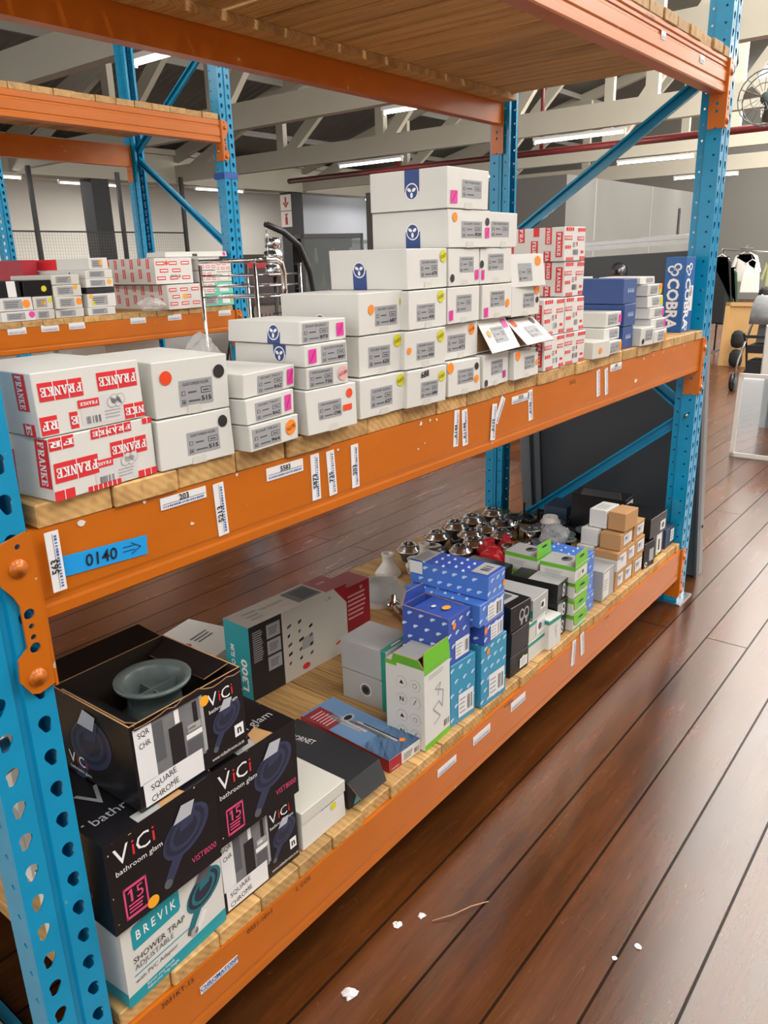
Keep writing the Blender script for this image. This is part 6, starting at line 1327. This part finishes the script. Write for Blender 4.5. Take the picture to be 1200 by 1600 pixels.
# wire mesh fence with posts under the valley beam
t = empty('mesh_fence', (6.0, 13.8, 0), 0, 'black framed wire mesh fence before the bright far bay on the left', 'fence')
for x in (1.74, 3.62, 5.2, -.3):
    b = MB(); b.box(x - .035, x + .035, -.035, .035, 0, 3.3, BLACKP); b.build('post', t)
b = MB()
for z in (2.16, 1.1, .06): b.box(-.3, 5.2, -.015, .015, z - .015, z + .015, BLACKP)
b.build('rail', t)
b = MB(); wm = mat('dull wire', srgb('#77746c'), .5, .3)
for k in range(96): x = -.28 + 5.48*k/95; b.box(x - .0012, x + .0012, -.002, .002, .06, 2.15, wm)
for k in range(37): z = .06 + 2.09*k/36; b.box(-.3, 5.2, -.003, .003, z - .0012, z + .0012, wm)
b.build('wire_mesh', t)
# safety signs on the second pillar
t = empty('safety_sign', (16.455, 15.88, 0), 0, 'white sign with a red arrow and red extinguisher on the black pillar', 'sign')
for z0, nm in ((2.88, 'arrow_plate'), (2.44, 'extinguisher_plate')):
    b = MB(); F = Face((-.006, .21, z0), (-.006, -.21, z0), (-.006, .21, z0 + .42)); b.box(-.005, 0, -.21, .21, z0, z0 + .42, PAPER)
    rect(b, F, .05, .05, .95, .95, mat('sign cream', srgb('#efe3d8'), .5), .001)
    if nm[0] == 'a': rect(b, F, .42, .42, .58, .85, RED2, .003); poly(b, F, [(.5,.14),(.78,.48),(.68,.54),(.5,.36),(.32,.54),(.22,.48)], RED2, .003)
    else: rect(b, F, .38, .15, .62, .62, RED2, .003); rect(b, F, .43, .62, .57, .78, RED2, .003); rect(b, F, .36, .76, .66, .84, RED2, .003); 
    b.build(nm, t)
# doorway, door sign, in the blue-white wall
b = MB(); b.box(19.55, 21.7, 16.96, 17.0, 0, 2.02, mat('pale grey door', srgb('#b5b8bd'), .5)); b.box(18.4, 22.2, 16.93, 17.0, 2.06, 2.14, mat('grey lintel', srgb('#8e9095'), .5)); struct(b.build('door_1'))
b = MB(); F = Face((18.84, 16.985, 2.17), (19.66, 16.985, 2.17), (18.84, 16.985, 2.31)); b.box(18.84, 19.66, 16.986, 17.0, 2.17, 2.31, BLACKP); lines(b, F, .12, .3, .92, .7, 1, INKL, .002, .6, 0); tag(b.build('door_sign'), 'small black sign plate above the pale doorway', 'sign')
# red sprinkler pipe along the trusses
t = empty('sprinkler_pipe', (13.2, 0, 0), 0, 'dark red sprinkler pipe running under the white roof trusses', 'pipe')
b = MB(); b.tube([(0,-8,3.22),(0,12.5,3.22)], .055, REDP, 12); b.build('pipe', t)
for y in (6.2, 9.4, -1): b = MB(); b.tube([(0, y, 3.28), (0, y, 4.9)], .035, REDP, 8); b.build('riser', t)
# wall fan beyond the right upright
t = empty('ceiling_fan', (8.35, 1.28, 2.86), 0, 'grey caged fan hanging under the truss at the right edge', 'fan')
def ring(r, x, n=22): return [(x, r*math.cos(2*math.pi*k/n), r*math.sin(2*math.pi*k/n)) for k in range(n + 1)]
b = MB(); b.tube(ring(.24, -.08), .006, PLAS_G, 6); b.tube(ring(.24, .08), .006, PLAS_G, 6); b.tube(ring(.12, -.1), .004, PLAS_G, 6)
for k in range(16): a = 2*math.pi*k/16; b.tube([(-.1, .05*math.cos(a), .05*math.sin(a)), (-.08, .24*math.cos(a), .24*math.sin(a)), (.08, .24*math.cos(a), .24*math.sin(a))], .003, PLAS_G, 5)
b.build('cage', t)
b = MB(); 
for k in range(3):
    a = 2*math.pi*k/3 + .4; b.add([(-.02, .03*math.cos(a), .03*math.sin(a)), (-.03, .21*math.cos(a - .35), .21*math.sin(a - .35)), (.0, .22*math.cos(a), .22*math.sin(a)), (.03, .2*math.cos(a + .3), .2*math.sin(a + .3))], [(0,1,2,3)], mat('brown fan blade', srgb('#4b3f36'), .4))
b.build('blades', t)
b = MB(); b.tube([(.0,0,0),(.12,0,0)], .06, PLAS_G, 14); b.tube([(.08,0,0),(.08,0,.56)], .018, PLAS_G, 8); b.build('motor', t)
t = empty('power_cable', (8.32, 1.6, 0), 0, 'dark cable drooping from the white truss beside the fan', 'cable'); b = MB(); b.tube([(0,0,3.42),(.0,-.03,3.2),(.02,.05,3.0),(.0,.12,2.85),(.02,.02,2.68)], .009, BLACKP, 6); b.build('cable', t)
# leaning mirror, white cabinet, pushchair, board, clothes rail
t = empty('floor_mirror', (5.65, .57, 0), 0, 'white framed mirror leaning on the floor at the right edge', 'mirror')
MM = Matrix.Rotation(R(3.0), 4, 'Y'); b = MB()
for (y0, y1, z0, z1) in ((0, -.03, 0, .62), (-1.0, -1.03, 0, .62), (0, -1.03, 0, .03), (0, -1.03, .59, .62)): b.box(-.012, .018, y1, y0, z0, z1, PLAS_W, MM)
b.build('frame', t); b = MB(); b.box(0, .006, -1.0, -.03, .03, .59, mat('mirror silver', (.88,.9,.9), .03, 1.0, var=0), MM); b.build('mirror_glass', t)
t = empty('white_cabinet', (6.2, -.02, 0), 0, 'white box cabinet behind the floor mirror', 'cabinet'); b = MB(); b.box(0, .5, -.6, .57, .0, .93, PLAS_W); bevel(b.build('cabinet_body', t), .01)
t = empty('wooden_board', (10.7, 1.66, 0), 0, 'pale pine headboard standing behind the pushchair', 'board')
b = MB(); LP = mat('pale varnished pine', srgb('#c39a63'), .45, var=.12, scale=5); Mb = Matrix.Rotation(R(6), 4, 'Y'); b.box(0, .03, -.5, .46, 0, .82, LP, Mb); b.build('board_panel', t); b = MB(); b.box(-.02, .05, .40, .46, 0, .83, LP, Mb); b.box(-.02, .05, -.5, .46, .78, .83, LP, Mb); b.build('board_edge', t)
t = empty('pushchair', (8.7, 1.0, 0), 0, 'black and grey folding pushchair in front of the pine board', 'pushchair')
for y in (-.35, .39):
    b = MB(); b.tube([(0, y - .02, .1), (0, y + .02, .1)], .10, PLAS_B, 20); b.tube([(0, y - .024, .1), (0, y + .024, .1)], .05, PLAS_G, 14); b.build('wheel', t)
    b = MB(); b.tube([(0, y, .1), (-.02, y*.9, .35), (.2, y*.85, .62), (.5, y*.8, 1.0)], .014, STEEL, 8); b.tube([(.55, y, .08), (.25, y*.9, .45), (.0, y*.85, .62)], .013, BLACKP, 8); b.build('frame_tube', t)
    b = MB(); b.tube([(.55, y - .02, .09), (.55, y + .02, .09)], .09, PLAS_B, 18); b.build('wheel', t)
b = MB(); FAB = mat('grey mottled fabric', srgb('#8a8b8c'), .8, var=.4, scale=14); BF = mat('black fabric', srgb('#1b1b1e'), .8, var=.2)
b.box(-.03, .35, -.26, .28, .42, .50, BF); b.build('seat', t)
b = MB(); b.add([(.3,-.26,.48),(.3,.28,.48),(.48,-.26,1.0),(.48,.28,1.0),(.36,-.26,.46),(.36,.28,.46),(.54,-.26,.98),(.54,.28,.98)], [(0,1,3,2),(4,6,7,5),(0,4,5,1),(2,3,7,6),(0,2,6,4),(1,5,7,3)], FAB); b.build('backrest', t)
b = MB(); pr = [(.32*math.cos(a), .32*math.sin(a)) for a in [math.pi*k/10 for k in range(11)]]
b.prism([(.3 + x*.9, .72 + z*.9) for x, z in pr] , -.28, .3, 'y', FAB, True); b.build('hood', t)
b = MB(); b.box(-.06, -.03, -.28, .3, .58, .61, BF); b.box(-.05, .3, -.24, .26, .18, .34, BF); b.build('basket', t)
for y, z in ((.52, .51), (.52, .262)):
    s_ = empty('black_shoe', (10.62, 1.68 + y*.4, z - .26), 0, 'black slipper hung on the pine board, ' + ('upper' if z > .5 else 'lower') + ' of two', 'shoe'); b = MB()
    b.lathe([(.02,0),(.07,.02),(.085,.08),(.08,.17),(.05,.22),(0,.235)], 0, 0, 0, BF, 14, True, Matrix.Scale(.55, 4, (1,0,0))); b.build('upper', s_); b = MB(); b.lathe([(.05,.09),(.055,.1),(.05,.13),(0,.14)], -.03, 0, 0, REDP, 10, True, Matrix.Scale(.5, 4, (1,0,0))); b.build('lining', s_)
t = empty('clothes_rail', (12.2, 2.2, 0), 0, 'chrome clothes rail against the dark wall behind the pushchair', 'clothes rail')
b = MB(); b.tube([(0,.42,0),(0,.42,1.50)], .014, BLACKP, 8); b.tube([(0,-.6,0),(0,-.6,1.42)], .014, STEEL, 8); b.tube([(0,.45,1.50),(0,-.65,1.40)], .012, STEEL, 8); b.tube([(-.3,.1,1.50),(.3,.1,1.50)], .01, BLACKP, 8)
b.box(-.3,.3,.40,.44,0,.03,BLACKP); b.box(-.3,.3,-.62,-.58,0,.03,STEEL); b.build('rail_frame', t)
def garment(name, label, y, ztop, w, h, m, strap=False, x=12.16):
    g = empty(name, (x, y, 0), 0, label, 'garment', 'clothes on the rail'); b = MB()
    if strap: pts = [(-w/2,ztop-h),(w/2,ztop-h),(w*.45,ztop-h*.42),(w*.30,ztop),(w*.2,ztop),(w*.12,ztop-h*.35),(-w*.12,ztop-h*.35),(-w*.2,ztop),(-w*.30,ztop),(-w*.45,ztop-h*.42)]
    else: pts = [(-w*.45,ztop-h),(w*.45,ztop-h),(w*.42,ztop-h*.3),(w*.62,ztop-h*.7),(w*.75,ztop-h*.62),(w*.5,ztop-h*.05),(w*.15,ztop),(-w*.15,ztop),(-w*.5,ztop-h*.05),(-w*.75,ztop-h*.62),(-w*.62,ztop-h*.7),(-w*.42,ztop-h*.3)]
    b.prism(pts, -.03, .03, 'x', m); bevel(b.build('garment', g), .02, 2)
    b = MB(); b.tube([(0,-w*.4,ztop-.02),(0,0,ztop+.05),(0,w*.4,ztop-.02)], .006, PLAS_W, 6); b.tube([(0,0,ztop+.05),(0,.02,ztop+.1),(0,0,ztop+.12)], .004, STEEL, 6); b.build('hanger', g)
garment('tank_top', 'white strappy tank top hanging on the rail', 2.20, 1.30, .26, .42, PLAS_W, True)
garment('cardigan', 'pale yellow green cardigan at the end of the rail', 1.90, 1.32, .22, .40, mat('pale green knit', srgb('#a9ad7c'), .85, var=.15, scale=60))
garment('dress', 'dark green dress hanging low on the rail', 2.50, 1.22, .22, .80, mat('dark green cloth', srgb('#1c3a26'), .85), x=12.13); garment('coat', 'black coat at the near end of the rail', 2.62, 1.38, .28, .95, BF, x=12.12); garment('shirt', 'white shirt behind the rail', 2.34, 1.42, .30, .40, PLAS_W, x=12.36)
t = empty('armchair', (11.35, 1.45, 0), 20, 'black tub chair behind the pine board', 'chair'); b = MB(); b.box(-.35, .35, -.35, .35, .08, .42, BF); bevel(b.build('seat', t), .05, 3); b = MB(); b.box(.15, .38, -.38, .38, .3, 1.0, BF); bevel(b.build('backrest', t), .08, 3); b = MB(); [b.lathe([(.02,0),(.025,.09)], x, y, 0, BLACKP, 8) for x in (-.28,.28) for y in (-.28,.28)]; b.build('leg', t)
# scraps on the floor
rd = random.Random(11)
for k, (x, y, s, lab) in enumerate(((.44,-.11,.016,'crumpled clear scrap of film on the floor by the low beam'), (.645,-.08,.010,'tiny pale paper scrap on the floor near the low beam'), (.70,-.11,.008,'small pale paper scrap beside the tiny one'), (.92,-.55,.007,'small pale chip on the floor boards in the aisle'), (.86,-.52,.005,'fine pale chip on the floor boards in the aisle'))):
    o = empty('paper_scrap', (x, y, 0), rd.uniform(0, 180), lab, 'scrap'); bm = bmesh.new(); bmesh.ops.create_icosphere(bm, subdivisions=2, radius=s)
    for v in bm.verts: v.co = Vector((v.co.x*rd.uniform(.6,1.5), v.co.y*rd.uniform(.6,1.4), max(.0004, v.co.z*rd.uniform(.1,.45) + s*.1)))
    me = bpy.data.meshes.new('scrap'); bm.to_mesh(me); bm.free(); me.materials.append(PAPER); q = bpy.data.objects.new('scrap', me); COL.objects.link(q); q.parent = o
b = MB(); b.tube([(.70,-.14,.004),(.74,-.17,.007),(.79,-.19,.005),(.83,-.215,.003)], .0012, mat('thin copper wire', srgb('#c99a78'), .4), 5); tag(b.build('wire_scrap'), 'short thin wire lying on the aisle floor', 'scrap')
